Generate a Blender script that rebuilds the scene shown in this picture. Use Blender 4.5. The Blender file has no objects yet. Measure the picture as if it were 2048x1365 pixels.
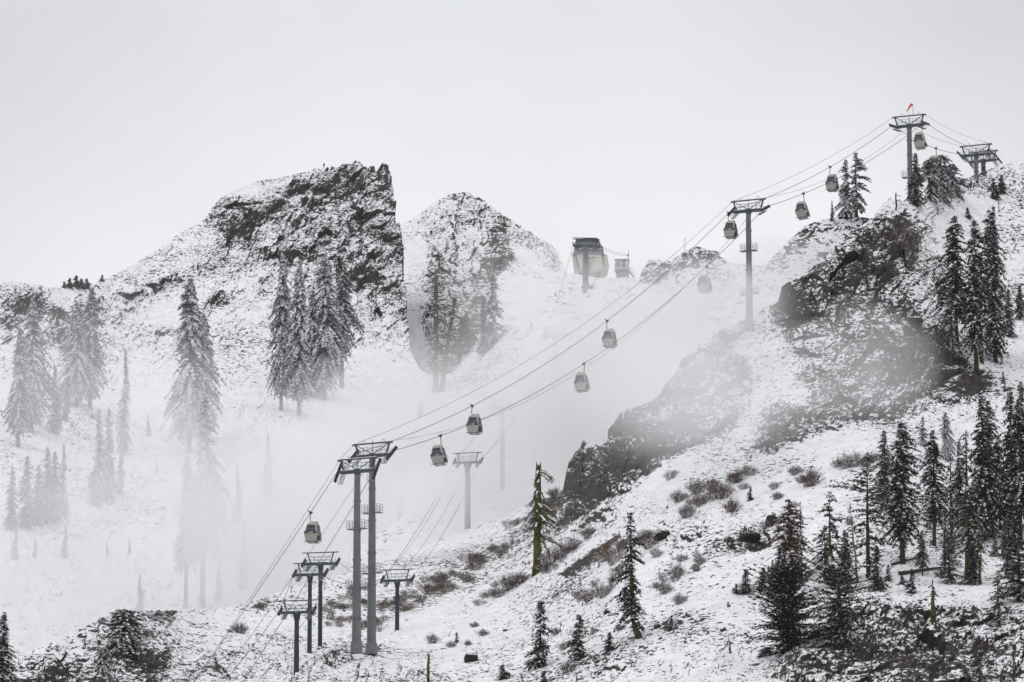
import bpy, bmesh, math, random
import numpy as np
from mathutils import Vector, Matrix, Euler

# ---------------------------------------------------------------- camera, sky, sun, exposure
scene = bpy.context.scene
COL = scene.collection
PITCH = math.radians(12.0)
LENS = 200.0
FPX = LENS / 36.0 * 2048.0
cam_data = bpy.data.cameras.new('camera')
cam_data.lens = LENS
cam_data.sensor_width = 36.0
cam_data.clip_start = 1.0
cam_data.clip_end = 20000.0
cam = bpy.data.objects.new('camera', cam_data)
COL.objects.link(cam)
cam.location = (0, 0, 0)
cam.rotation_euler = (math.pi / 2 + PITCH, 0, 0)
scene.camera = cam
CF = np.array([0.0, math.cos(PITCH), math.sin(PITCH)])
CU = np.array([0.0, -math.sin(PITCH), math.cos(PITCH)])
CR = np.array([1.0, 0.0, 0.0])

world = bpy.data.worlds.new('World')
scene.world = world
world.use_nodes = True
wn, wl = world.node_tree.nodes, world.node_tree.links
wn.clear()
SUN_EL, SUN_AZ = math.radians(52), math.radians(-35)
wo = wn.new('ShaderNodeOutputWorld')
sky = wn.new('ShaderNodeTexSky'); sky.sky_type = 'NISHITA'; sky.sun_disc = False
sky.sun_elevation = SUN_EL; sky.sun_rotation = SUN_AZ
hs = wn.new('ShaderNodeHueSaturation'); hs.inputs['Saturation'].default_value = 0.15
wl.new(sky.outputs[0], hs.inputs['Color'])
bg1 = wn.new('ShaderNodeBackground'); bg1.inputs[1].default_value = 0.02
wl.new(hs.outputs[0], bg1.inputs[0])
# overcast cloud layer: brighter towards the zenith, soft lighter patches
tc = wn.new('ShaderNodeTexCoord'); sp = wn.new('ShaderNodeSeparateXYZ')
wl.new(tc.outputs['Generated'], sp.inputs[0])
rmp = wn.new('ShaderNodeValToRGB')
rmp.color_ramp.elements[0].position = 0.0
rmp.color_ramp.elements[0].color = (0.62, 0.625, 0.64, 1)
rmp.color_ramp.elements[1].position = 1.0
rmp.color_ramp.elements[1].color = (1.15, 1.16, 1.19, 1)
for pos, c in ((0.17, (0.735, 0.74, 0.755, 1)), (0.21, (0.735, 0.74, 0.755, 1)), (0.262, (0.60, 0.61, 0.635, 1)), (0.45, (0.85, 0.86, 0.885, 1))):
    e = rmp.color_ramp.elements.new(pos); e.color = c
wl.new(sp.outputs[2], rmp.inputs[0])
ns = wn.new('ShaderNodeTexNoise'); ns.inputs['Scale'].default_value = 13.0; ns.inputs['Detail'].default_value = 3
wl.new(tc.outputs['Generated'], ns.inputs['Vector'])
mr = wn.new('ShaderNodeMapRange'); mr.inputs[1].default_value = 0.3; mr.inputs[2].default_value = 0.7
mr.inputs[3].default_value = 0.94; mr.inputs[4].default_value = 1.06
wl.new(ns.outputs[0], mr.inputs[0])
# the brighter spot in the cloud where the light comes through, just above the small peak
dp = wn.new('ShaderNodeVectorMath'); dp.operation = 'DOT_PRODUCT'
wl.new(tc.outputs['Generated'], dp.inputs[0])
_g = CF + (1050 - 1024) / FPX * CR - (470 - 682.5) / FPX * CU
_g = _g / np.linalg.norm(_g)
dp.inputs[1].default_value = tuple(_g)
mr2 = wn.new('ShaderNodeMapRange'); mr2.interpolation_type = 'SMOOTHSTEP'
mr2.inputs[1].default_value = math.cos(math.radians(5.8)); mr2.inputs[2].default_value = 1.0
mr2.inputs[3].default_value = 0.91; mr2.inputs[4].default_value = 1.08
wl.new(dp.outputs['Value'], mr2.inputs[0])
mm = wn.new('ShaderNodeMath'); mm.operation = 'MULTIPLY'
wl.new(mr.outputs[0], mm.inputs[0]); wl.new(mr2.outputs[0], mm.inputs[1])
bg2 = wn.new('ShaderNodeBackground')
wl.new(rmp.outputs[0], bg2.inputs[0]); wl.new(mm.outputs[0], bg2.inputs[1])
ad = wn.new('ShaderNodeAddShader')
wl.new(bg1.outputs[0], ad.inputs[0]); wl.new(bg2.outputs[0], ad.inputs[1])
wl.new(ad.outputs[0], wo.inputs['Surface'])

sd = bpy.data.lights.new('sun', 'SUN'); sd.energy = 0.55; sd.angle = math.radians(35); sd.color = (1, 0.98, 0.95)
sun = bpy.data.objects.new('sun', sd); COL.objects.link(sun)
_sv = Vector((math.cos(SUN_EL) * math.sin(SUN_AZ), -math.cos(SUN_EL) * math.cos(SUN_AZ) * 0.2, math.sin(SUN_EL)))
sun.rotation_euler = _sv.to_track_quat('Z', 'Y').to_euler()

vs = scene.view_settings
vs.view_transform = 'Standard'; vs.look = 'None'; vs.exposure = 0.0; vs.gamma = 1.0; vs.use_curve_mapping = False
cy = scene.cycles
cy.use_denoising = True
cy.use_adaptive_sampling = True
cy.adaptive_threshold = 0.02
cy.max_bounces = 9
cy.diffuse_bounces = 3
cy.glossy_bounces = 2
cy.volume_bounces = 5
cy.transparent_max_bounces = 8
scene.cycles.volume_step_rate = 1.0
scene.cycles.volume_max_steps = 64

rng = random.Random(7)
nrg = np.random.default_rng(11)

# ---------------------------------------------------------------- pixel -> place in the world
def P(u, v, D):
    """the point D metres in front of the camera that the photograph shows at (u, v)"""
    u = np.asarray(u, float); v = np.asarray(v, float); D = np.asarray(D, float)
    a = ((u - 1024) / FPX * D)[..., None]; b = (-(v - 682.5) / FPX * D)[..., None]
    return D[..., None] * CF + a * CR + b * CU
def V(u, v, D): return Vector(P(u, v, D).tolist())
def proj(p):
    p = np.asarray(p, float); D = p @ CF
    return (p @ CR) / D * FPX + 1024, 682.5 - (p @ CU) / D * FPX, D

# ---------------------------------------------------------------- numpy noise
from concurrent.futures import ThreadPoolExecutor
def par(f):
    """run a noise over pieces of the arrays, side by side"""
    def g(x, y, *a, **k):
        x = np.asarray(x, np.float32); y = np.asarray(y, np.float32)
        x, y = np.broadcast_arrays(x, y); sh = x.shape; x = x.ravel(); y = y.ravel(); n = len(x)
        ch = [(i, min(i + 30000, n)) for i in range(0, n, 30000)]
        with ThreadPoolExecutor(4) as ex: r = list(ex.map(lambda c: f(x[c[0]:c[1]], y[c[0]:c[1]], *a, **k), ch))
        if isinstance(r[0], tuple): return tuple(np.concatenate(q).reshape(sh) for q in zip(*r))
        return np.concatenate(r).reshape(sh)
    return g
def h2(ix, iy, seed):
    n = ix.astype(np.int32).view(np.uint32) * np.uint32(374761393) + iy.astype(np.int32).view(np.uint32) * np.uint32(668265263) + np.uint32((seed * 1442695041) & 0xffffffff)
    n = (n ^ (n >> np.uint32(13))) * np.uint32(1274126177)
    n = (n ^ (n >> np.uint32(16))) * np.uint32(2246822519)
    n = n ^ (n >> np.uint32(15))
    return (n & np.uint32(0xffffff)).astype(np.float32) * np.float32(1 / 16777215.0)
def _gn(x, y, seed=0):
    ix, iy = np.floor(x), np.floor(y); fx, fy = x - ix, y - iy
    ux = fx * fx * (3 - 2 * fx); uy = fy * fy * (3 - 2 * fy)
    def g(dx, dy):
        t = h2(ix + dx, iy + dy, seed) * np.float32(6.2831853)
        return np.cos(t) * (fx - dx) + np.sin(t) * (fy - dy)
    a = g(0, 0); a = a + (g(1, 0) - a) * ux
    b = g(0, 1); b = b + (g(1, 1) - b) * ux
    return (a + (b - a) * uy) * np.float32(1.41)
@par
def fbm(x, y, oct=4, seed=0, gain=0.5, lac=2.03):
    s = 0; a = 1; t = 0
    for i in range(oct):
        s = s + a * _gn(x, y, seed + i * 17); t += a
        x = x * lac + 13.7; y = y * lac - 7.1; a *= gain
    return s / t
@par
def ridged(x, y, oct=4, seed=0):
    s = 0; a = 1; t = 0
    for i in range(oct):
        s = s + a * (1 - 2 * np.abs(_gn(x, y, seed + i * 31))); t += a
        x = x * 2.1 + 3.3; y = y * 2.1 + 9.1; a *= 0.5
    return s / t
@par
def facets(x, y, seed=0, tilt=1.0):
    """broken blocks: each cell a plane of its own height and tilt"""
    ix, iy = np.floor(x), np.floor(y)
    best = np.full(x.shape, 9.0, np.float32); sec = best.copy(); bx = ix.copy(); by = iy.copy()
    for dx in (-1, 0, 1):
        for dy in (-1, 0, 1):
            cx, cy_ = ix + dx, iy + dy
            d = (x - cx - h2(cx, cy_, seed)) ** 2 + (y - cy_ - h2(cx, cy_, seed + 1)) ** 2
            nb = d < best
            sec = np.where(nb, best, np.minimum(sec, d)); best = np.where(nb, d, best)
            bx = np.where(nb, cx, bx); by = np.where(nb, cy_, by)
    px = bx + h2(bx, by, seed); py = by + h2(bx, by, seed + 1)
    val = h2(bx, by, seed + 2) - 0.5 + (h2(bx, by, seed + 3) - 0.5) * tilt * (x - px) + (h2(bx, by, seed + 4) - 0.35) * tilt * 1.6 * (y - py)
    return val, np.clip((np.sqrt(sec) - np.sqrt(best)) * 5, 0, 1)

# ---------------------------------------------------------------- painted site maps (where the rock crops out, how steep the ground is)
class Map:
    S = 4.0
    def __init__(s, val=0.0):
        s.nx, s.ny = 560, 380; s.ox, s.oy = -90, -60
        s.u, s.v = np.meshgrid(s.ox + np.arange(s.nx) * s.S, s.oy + np.arange(s.ny) * s.S)
        s.a = np.full(s.u.shape, float(val))
    def poly(s, pts, val, soft=14):
        pts = np.array(pts, float); n = len(pts); ins = np.zeros(s.u.shape, bool); dm = np.full(s.u.shape, 1e9)
        for i in range(n):
            x0, y0 = pts[i]; x1, y1 = pts[(i + 1) % n]
            c = ((y0 > s.v) != (y1 > s.v)) & (s.u < (x1 - x0) * (s.v - y0) / ((y1 - y0) or 1e-9) + x0)
            ins ^= c
            t = np.clip(((s.u - x0) * (x1 - x0) + (s.v - y0) * (y1 - y0)) / ((x1 - x0) ** 2 + (y1 - y0) ** 2 + 1e-9), 0, 1)
            dm = np.minimum(dm, np.hypot(s.u - x0 - t * (x1 - x0), s.v - y0 - t * (y1 - y0)))
        sd_ = np.where(ins, dm, -dm); k = np.clip(sd_ / soft * 0.5 + 0.5, 0, 1); k = k * k * (3 - 2 * k)
        s.a = s.a + (val - s.a) * k
    def ell(s, u, v, ru, rv, ang, val, soft=0.5):
        c, q = math.cos(math.radians(ang)), math.sin(math.radians(ang))   # angle: anticlockwise in the picture
        dx, dy = s.u - u, s.v - v
        x = (dx * c - dy * q) / ru; y = (dx * q + dy * c) / rv
        k = np.clip((1 + soft - np.hypot(x, y)) / (2 * soft), 0, 1); k = k * k * (3 - 2 * k)
        s.a = s.a + (val - s.a) * k
    def __call__(s, u, v):
        x = np.clip((u - s.ox) / s.S, 0, s.nx - 1.001); y = np.clip((v - s.oy) / s.S, 0, s.ny - 1.001)
        i, j = x.astype(int), y.astype(int); fx, fy = x - i, y - j; a = s.a
        return (a[j, i] * (1 - fx) + a[j, i + 1] * fx) * (1 - fy) + (a[j + 1, i] * (1 - fx) + a[j + 1, i + 1] * fx) * fy

# ---------------------------------------------------------------- object helpers
def tag(o, label=None, cat=None, group=None, kind=None):
    if label: o['label'] = label
    if cat: o['category'] = cat
    if group: o['group'] = group
    if kind: o['kind'] = kind
    return o
def mesh_obj(name, verts, faces, mats=(), parent=None, smooth=False, midx=None):
    me = bpy.data.meshes.new(name)
    verts = np.asarray(verts, np.float32); 
    if isinstance(faces, np.ndarray):
        k = faces.shape[1]; nf = len(faces)
        me.vertices.add(len(verts)); me.vertices.foreach_set('co', verts.ravel())
        me.loops.add(nf * k); me.loops.foreach_set('vertex_index', faces.astype(np.int32).ravel())
        me.polygons.add(nf); me.polygons.foreach_set('loop_start', np.arange(0, nf * k, k, dtype=np.int32))
        me.update(calc_edges=True)
    else:
        me.from_pydata(verts.tolist(), [], faces)
    for m in mats: me.materials.append(m)
    if midx is not None: me.polygons.foreach_set('material_index', np.asarray(midx, np.int32))
    me.polygons.foreach_set('use_smooth', np.full(len(me.polygons), bool(smooth)))
    me.update()
    o = bpy.data.objects.new(name, me); COL.objects.link(o)
    if parent: o.parent = parent
    return o
def empty(name, loc=(0, 0, 0), rz=0.0, scale=1.0):
    o = bpy.data.objects.new(name, None); COL.objects.link(o)
    o.location = loc; o.rotation_euler = (0, 0, rz); o.scale = (scale,) * 3 if not hasattr(scale, '__len__') else scale
    o.empty_display_size = 0.5
    return o
def copy_tree(o, parent=None):
    c = o.copy(); COL.objects.link(c); c.parent = parent
    for ch in list(o.children): copy_tree(ch, c)
    return c

# ---------------------------------------------------------------- materials
def mat(name):
    m = bpy.data.materials.new(name); m.use_nodes = True
    nt = m.node_tree; nt.nodes.clear()
    out = nt.nodes.new('ShaderNodeOutputMaterial')
    return m, nt.nodes, nt.links, out
def simple(name, c, rough=0.6, metal=0.0, var=0.25, scale=3.0, coat=0.0):
    m, n, l, out = mat(name)
    b = n.new('ShaderNodeBsdfPrincipled'); b.inputs['Roughness'].default_value = rough; b.inputs['Metallic'].default_value = metal
    t = n.new('ShaderNodeTexCoord'); z = n.new('ShaderNodeTexNoise'); z.inputs['Scale'].default_value = scale; z.inputs['Detail'].default_value = 4
    l.new(t.outputs['Object'], z.inputs['Vector'])
    r = n.new('ShaderNodeValToRGB')
    r.color_ramp.elements[0].position = 0.3; r.color_ramp.elements[0].color = tuple(x * (1 - var) for x in c) + (1,)
    r.color_ramp.elements[1].position = 0.7; r.color_ramp.elements[1].color = tuple(min(1, x * (1 + var)) for x in c) + (1,)
    l.new(z.outputs[0], r.inputs[0]); l.new(r.outputs[0], b.inputs['Base Color'])
    if coat: b.inputs['Coat Weight'].default_value = coat
    l.new(b.outputs[0], out.inputs['Surface'])
    return m
def terrain_mat(name, tex=1.0, snow_thr=0.60, dust=1.0, rock=(0.024, 0.0228, 0.021), veg=(0.10, 0.065, 0.05), bedding=-25):
    """snow lies where the broken ground faces up; rock, soil and dead grass show where it does not"""
    m, n, l, out = mat(name)
    def N(t, **k):
        x = n.new(t)
        for a, b in k.items(): setattr(x, a, b)
        return x
    def M(op, a, b=None, c=None, clamp=False):
        x = N('ShaderNodeMath', operation=op); x.use_clamp = clamp
        for i, q in enumerate((a, b, c)):
            if q is None: continue
            if isinstance(q, (int, float)): x.inputs[i].default_value = q
            else: l.new(q, x.inputs[i])
        return x.outputs[0]
    def noise(vec, sc, det, rough=0.55, dist=0.0):
        x = N('ShaderNodeTexNoise'); x.inputs['Scale'].default_value = sc; x.inputs['Detail'].default_value = det
        x.inputs['Roughness'].default_value = rough; x.inputs['Distortion'].default_value = dist
        l.new(vec, x.inputs['Vector']); return x.outputs[0]
    tc = N('ShaderNodeTexCoord'); mp = N('ShaderNodeMapping')
    mp.inputs['Rotation'].default_value = (0, math.radians(bedding), 0)
    mp.inputs['Scale'].default_value = (0.72, 0.28, 1.1)
    l.new(tc.outputs['Object'], mp.inputs[0]); vec = mp.outputs[0]
    rocky = N('ShaderNodeAttribute', attribute_name='rocky').outputs['Fac']
    bare = N('ShaderNodeAttribute', attribute_name='bare').outputs['Fac']
    vegat = N('ShaderNodeAttribute', attribute_name='veg').outputs['Fac']
    n1 = noise(vec, 0.9 * tex, 5, 0.58)
    n2 = noise(vec, 3.2 * tex, 3, 0.5)
    hgt = M('ADD', M('MULTIPLY', n1, 1.0), M('MULTIPLY', n2, 0.35))
    bm = N('ShaderNodeBump'); bm.inputs['Strength'].default_value = 1.0; bm.inputs['Distance'].default_value = 1.15 / tex
    l.new(hgt, bm.inputs['Height'])
    sx = N('ShaderNodeSeparateXYZ'); l.new(bm.outputs[0], sx.inputs[0])
    nz = sx.outputs[2]
    big = noise(vec, 0.085 * tex, 5, 0.55)
    mid = noise(vec, 0.5 * tex, 5, 0.6)
    # cover: higher = more snow
    s = M('ADD', nz, M('MULTIPLY', M('SUBTRACT', big, 0.485), 1.0 * dust))
    s = M('ADD', s, M('MULTIPLY', M('SUBTRACT', mid, 0.5), 0.5 * dust))
    s = M('SUBTRACT', s, M('MULTIPLY', rocky, 0.125))
    ledge = noise(vec, 1.1 * tex, 7, 0.68, 0.6)
    s = M('SUBTRACT', s, M('MULTIPLY', bare, M('MULTIPLY', ledge, 0.62)))
    s = M('SUBTRACT', s, M('MULTIPLY', vegat, 0.08))
    # stones and tufts that poke through thin snow
    def specks(sc, lo, hi, amt, det=5):
        q = N('ShaderNodeMapRange', interpolation_type='SMOOTHSTEP')
        q.inputs[1].default_value = lo; q.inputs[2].default_value = hi; q.inputs[3].default_value = 0; q.inputs[4].default_value = amt
        z = M('ADD', noise(vec, sc * tex, det, 0.62), M('ADD', M('SUBTRACT', M('MULTIPLY', M('SUBTRACT', mid, 0.5), 0.30), M('MULTIPLY', M('SUBTRACT', big, 0.5), 0.28)), M('MULTIPLY', M('SUBTRACT', rocky, 0.3), 0.12)))
        l.new(z, q.inputs[0]); return q.outputs[0]
    # beds of harder rock that run along the slope and stand out as dark ledges
    mp2 = N('ShaderNodeMapping'); mp2.inputs['Rotation'].default_value = (0, math.radians(bedding), 0); mp2.inputs['Scale'].default_value = (0.16, 0.08, 1.1)
    l.new(tc.outputs['Object'], mp2.inputs[0])
    bq = N('ShaderNodeMapRange', interpolation_type='SMOOTHSTEP'); bq.inputs[1].default_value = 0.50; bq.inputs[2].default_value = 0.66
    bq.inputs[3].default_value = -0.14; bq.inputs[4].default_value = 0.34
    l.new(noise(mp2.outputs[0], 0.8 * tex, 6, 0.6), bq.inputs[0])
    s = M('SUBTRACT', s, M('MULTIPLY', M('SUBTRACT', rocky, 0.15), bq.outputs[0]))
    s = M('SUBTRACT', s, specks(2.2, 0.55, 0.64, 0.60, 4))
    s = M('SUBTRACT', s, specks(5.5, 0.64, 0.72, 0.40, 3))
    mk = N('ShaderNodeMapRange', interpolation_type='SMOOTHSTEP')
    mk.inputs[1].default_value = snow_thr - 0.30; mk.inputs[2].default_value = snow_thr - 0.16
    l.new(s, mk.inputs[0]); mask = mk.outputs[0]
    # rock colour
    rr = N('ShaderNodeValToRGB'); e = rr.color_ramp.elements
    e[0].position = 0.25; e[0].color = tuple(x * 0.35 for x in rock) + (1,)
    e[1].position = 0.75; e[1].color = tuple(x * 1.9 for x in rock) + (1,)
    l.new(noise(vec, 0.6 * tex, 8, 0.7), rr.inputs[0])
    lr = N('ShaderNodeMapRange'); lr.inputs[1].default_value = 0.62; lr.inputs[2].default_value = 0.72
    l.new(noise(vec, 0.22 * tex, 5, 0.7), lr.inputs[0])
    mx = N('ShaderNodeMix', data_type='RGBA'); l.new(lr.outputs[0], mx.inputs['Factor'])
    l.new(rr.outputs[0], mx.inputs['A']); mx.inputs['B'].default_value = (0.085, 0.062, 0.03, 1)
    mv = N('ShaderNodeMix', data_type='RGBA')
    vf = N('ShaderNodeMapRange'); vf.inputs[1].default_value = 0.42; vf.inputs[2].default_value = 0.62
    l.new(noise(vec, 1.3 * tex, 4, 0.6), vf.inputs[0])
    l.new(M('MULTIPLY', vegat, vf.outputs[0], clamp=True), mv.inputs['Factor'])
    l.new(mx.outputs['Result'], mv.inputs['A']); mv.inputs['B'].default_value = veg + (1,)
    # snow: thin cover lets a little ground through
    sr = N('ShaderNodeValToRGB'); e = sr.color_ramp.elements
    e[0].position = 0.3; e[0].color = (0.66, 0.67, 0.70, 1); e[1].position = 0.6; e[1].color = (0.80, 0.805, 0.825, 1)
    l.new(noise(vec, 0.7 * tex, 6, 0.65), sr.inputs[0])
    mc = N('ShaderNodeMix', data_type='RGBA'); l.new(mask, mc.inputs['Factor'])
    l.new(mv.outputs['Result'], mc.inputs['A']); l.new(sr.outputs[0], mc.inputs['B'])
    b = N('ShaderNodeBsdfPrincipled'); b.inputs['Roughness'].default_value = 0.85
    b.inputs['Specular IOR Level'].default_value = 0.15
    l.new(mc.outputs['Result'], b.inputs['Base Color'])
    b2 = N('ShaderNodeBump'); b2.inputs['Strength'].default_value = 0.55; b2.inputs['Distance'].default_value = 0.5 / tex
    hs_ = M('ADD', hgt, M('MULTIPLY', mask, 0.25)); l.new(hs_, b2.inputs['Height'])
    l.new(b2.outputs[0], b.inputs['Normal'])
    l.new(b.outputs[0], out.inputs['Surface'])
    return m
# ================================================================ TERRAIN
LAYERS = {}
def blur(a, rx, ry):
    for ax, r in ((1, rx), (0, ry)):
        if r < 1: continue
        for _ in range(3):
            p = np.pad(a, [(r + 1, r) if q == ax else (0, 0) for q in (0, 1)], mode='edge'); c = np.cumsum(p, axis=ax)
            n = a.shape[ax]; a = (np.take(c, range(2 * r + 1, 2 * r + 1 + n), axis=ax) - np.take(c, range(0, n), axis=ax)) / (2 * r + 1)
    return a
def build_layer(name, u0, u1, du, nrows, top, vbot, dbot, dtop, slope, rocky, bare, veg, material, seed,
                amp=1.0, cell=1.0, bed=25, elev=12.0, back=70.0, warp=10.0, front=True, lateral=0.18, extend=False):
    us = np.arange(u0, u1 + du, du); nc = len(us)
    top = np.array(top, float); vt = np.interp(us, top[:, 0], top[:, 1])
    vb = np.interp(us, *np.array(vbot, float).T); Db = np.interp(us, *np.array(dbot, float).T); Dt = np.interp(us, *np.array(dtop, float).T)
    vb = np.full(nc, vb.max()); dvr = (vb[0] - vt.min()) / (nrows - 1); vt = vt + 1.6 * fbm(us / 9, us * 0 + 3.3, 3, seed + 71)
    vrow = vb[0] - dvr * np.arange(nrows)[:, None]
    U = np.repeat(us[None, :], nrows, 0); Vv = np.maximum(vrow, vt[None])      # rows stop at the crest of each column
    wu = U + warp * fbm(U / 60, Vv / 60, 3, seed); wv = Vv + warp * fbm(U / 60 + 40, Vv / 60, 3, seed + 5)
    # depth: an even rise from foot to crest, stepped where the ground is steeper or flatter than its surroundings
    w = 1.0 / np.tan(np.radians(np.clip(slope.a - elev, 6, 75)))
    run = np.cumsum(w[::-1], 0)[::-1] * slope.S * (Db.mean() / FPX)
    dev = run - blur(run, 26, 15)
    dm_ = Map(0); dm_.a = blur(dev, 7, 1)
    r_ = max(2, int(70 / du)); vts = blur(vt[None], r_, 0)[0]; Db = blur(Db[None], r_, 0)[0]; Dt = blur(Dt[None], r_, 0)[0]
    tt = np.clip((vb[None] - Vv) / (vb - vts)[None], -0.1, 1.25)
    D = Db[None] + (Dt - Db)[None] * tt + dm_(U, Vv)
    wu = wu + 5 * fbm(U / 13, Vv / 9, 3, seed + 7); wv = wv + 4 * fbm(U / 13 + 40, Vv / 9, 3, seed + 8)
    R = rocky(wu, wv); B = bare(wu, wv); G = veg(wu, wv)
    # metric ground coordinates, turned along the bedding
    m = D / FPX; Dm = 0.5 * (Db.mean() + Dt.mean())
    a = (U - 1024) / FPX * Dm; b = -(Vv) / FPX * Dm
    cb, sb = math.cos(math.radians(bed)), math.sin(math.radians(bed))
    x = a * cb + b * sb; y = -a * sb + b * cb
    x = x + 1.2 * cell * fbm(x / 6 / cell, y / 6 / cell, 3, seed + 9); y = y + 0.8 * cell * fbm(x / 5 / cell + 9, y / 5 / cell, 3, seed + 19)
    x = x + 0.45 * cell * fbm(x / 1.3 / cell, y / 1.3 / cell, 3, seed + 29); y = y + 0.35 * cell * fbm(x / 1.3 / cell + 7, y / 1.1 / cell, 3, seed + 39)
    f1, c1 = facets(x / (9 * cell), y / (5.5 * cell), seed + 100, 1.6)
    f2, c2 = facets(x / (3.2 * cell), y / (2.2 * cell), seed + 200, 2.4)
    f3, c3 = facets(x / (1.25 * cell), y / (0.9 * cell), seed + 300, 2.6)
    rd = ridged(x / (7 * cell), y / (3.5 * cell), 5, seed + 400)
    rf = ridged(x / (2.2 * cell), y / (1.5 * cell), 4, seed + 450)
    lo = fbm(a / 16 / cell, b / 16 / cell, 4, seed + 500); fi = fbm(a / (1.6 * cell), b / (1.6 * cell), 3, seed + 600)
    Rc = np.clip(R + 0.25 * fbm(x / 5 / cell, y / 3 / cell, 4, seed + 700) * (R > 0.04), 0, 1)
    R2 = np.clip(Rc * 1.7 - 0.7, 0, 1)
    bl, _ = facets(x / (0.9 * cell) + 50, y / (0.6 * cell), seed + 900)
    lump = np.clip(bl - 0.12, 0, 1) * (0.35 + 0.65 * np.clip(lo * 3 + 0.5, 0, 1))
    disp = amp * cell * (1.0 * lo + R2 * (2.5 * f1 + 0.9 * rd) + (0.10 * Rc + 0.9 * R2) * 1.2 * f2 + (0.35 * Rc + 0.65 * R2) * (0.42 * f3 + 0.34 * rf) +
                         (1 - R2) * (0.10 * fi + 0.75 * lump * np.clip(Rc * 2.2, 0.1, 1)))
    n0 = np.array([lateral, -0.78, 0.57])
    pos = P(U, Vv, D) + disp[..., None] * n0 * 1.0
    LAYERS[name] = dict(us=us, vt=vt, vb=vb, pos=pos, nrows=nrows, dvr=dvr)
    rows = [pos[i] for i in range(nrows)]
    att = np.stack([Rc, B, G], -1); attr = [att[i] for i in range(nrows)]
    # the far side falls away behind the crest
    crest = pos[-1]
    for j, dd in enumerate((1.5, 4, 9, 18, 34, back)):
        ray = crest / np.linalg.norm(crest, axis=1, keepdims=True)
        q = crest + ray * dd + np.array([0, 0, -1.0])[None] * (0.27 * dd + (0.8 if back > 50 else 2.5) * dd * min(1, j / 3))
        q = q + 0.25 * fbm(us[:, None] / 11 + j, us[:, None] * 0 + j * 1.7, 3, seed + 801)
        rows.append(q); attr.append(attr[nrows - 1] * np.array([1, 0, 1]) * 0.6)
    # and the foot runs on towards the valley, below the frame
    if front:
        foot = pos[0]; fr = []
        for dd in (60, 25, 8):
            fr.append(foot + np.array([0, -1.0, -0.5])[None] * dd)
        rows = fr + rows; attr = [attr[0]] * 3 + attr
    A = np.array(rows); at3 = np.array(attr); nr = len(rows); E = 16 if extend else 0
    if E:                                                       # the slope runs on past both sides of the frame
        def side(c, sgn):
            k = np.arange(1, E + 1)[None, :, None]; q = A[:, c][:, None] + CR * sgn * k * 6.0
            nz_ = fbm(q[..., 0] / 11, q[..., 2] / 11, 4, seed + 950) * 4.0 * np.minimum(1, k[..., 0] / 3)
            q = q + nz_[..., None] * np.array([0, -0.7, 0.5]); return q - np.array([0, 0, 1.0]) * (0.5 * k * (1 if sgn < 0 else -1.0))
        L_, R_ = side(0, -1)[:, ::-1], side(-1, 1)
        A = np.concatenate([L_, A, R_], 1); at3 = np.concatenate([np.repeat(at3[:, :1], E, 1), at3, np.repeat(at3[:, -1:], E, 1)], 1)
    nc0 = nc; nc = A.shape[1]; verts = A.reshape(-1, 3)
    i, j = np.meshgrid(np.arange(nr - 1), np.arange(nc - 1), indexing='ij')
    q0 = (i * nc + j).ravel(); faces = np.stack([q0, q0 + 1, q0 + nc + 1, q0 + nc], 1)
    o0 = 3 if front else 0; cp = np.zeros((nr - 1, nc0 - 1), bool)               # leave out the rows folded onto the crest
    fold = (vrow[1:] + 1e-6 < vt[None]) & (vrow[:-1] + 1e-6 < vt[None]); cp[o0:o0 + nrows - 1] = fold[:, 1:] & fold[:, :-1]
    cp = np.pad(cp, ((0, 0), (E, E)), mode='edge'); faces = faces[~cp.ravel()]
    o = mesh_obj(name, verts, faces, [material], smooth=False)
    at = at3.reshape(-1, 3)
    for kx, nm in enumerate(('rocky', 'bare', 'veg')):
        la = o.data.attributes.new(nm, 'FLOAT', 'POINT'); la.data.foreach_set('value', at[:, kx].astype(np.float32))
    o['kind'] = 'structure'
    return o
def ground(layer, u, v):
    """the point of that hill's surface that shows at (u, v)"""
    L = LAYERS[layer]; us, pos, nr = L['us'], L['pos'], L['nrows']; tu, tv = u, v
    for _ in range(4):
        c = int(np.clip(round((tu - us[0]) / (us[1] - us[0])), 0, len(us) - 1))
        r = int(np.clip(round((L['vb'][c] - max(tv, L['vt'][c])) / L['dvr']), 0, nr - 1))
        p = pos[r, c]; pu, pv, D = proj(p)
        tu += u - pu; tv += v - pv
    return Vector(p.tolist()), float(D)

# ---- near hillside
NEAR_TOP = [(-80,1430),(0,1352),(20,1328),(34,1320),(75,1295),(127,1269),(180,1247),(221,1232),(277,1222),(360,1224),(409,1221),(450,1215),(512,1203),(541,1192),(582,1177),(650,1160),(710,1146),(762,1127),(800,1115),(837,1097),(894,1074),(931,1059),(972,1046),(1012,1033),(1050,1012),(1090,1000),(1122,998),(1130,955),(1136,930),(1158,905),(1163,887),(1180,886),(1196,896),(1212,892),(1216,862),(1240,832),(1272,815),(1305,800),(1340,762),(1365,718),(1400,694),(1440,668),(1480,645),(1510,628),(1540,616),(1554,610),(1560,588),(1585,571),(1626,537),(1660,503),(1686,477),(1716,458),(1746,437),(1761,412),(1780,397),(1806,404),(1836,404),(1862,390),(1911,367),(1930,360),(1967,345),(2005,330),(2048,322),(2130,310)]
sl = Map(31); rk = Map(0.38); br = Map(0.0); vg = Map(0.35)
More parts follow.
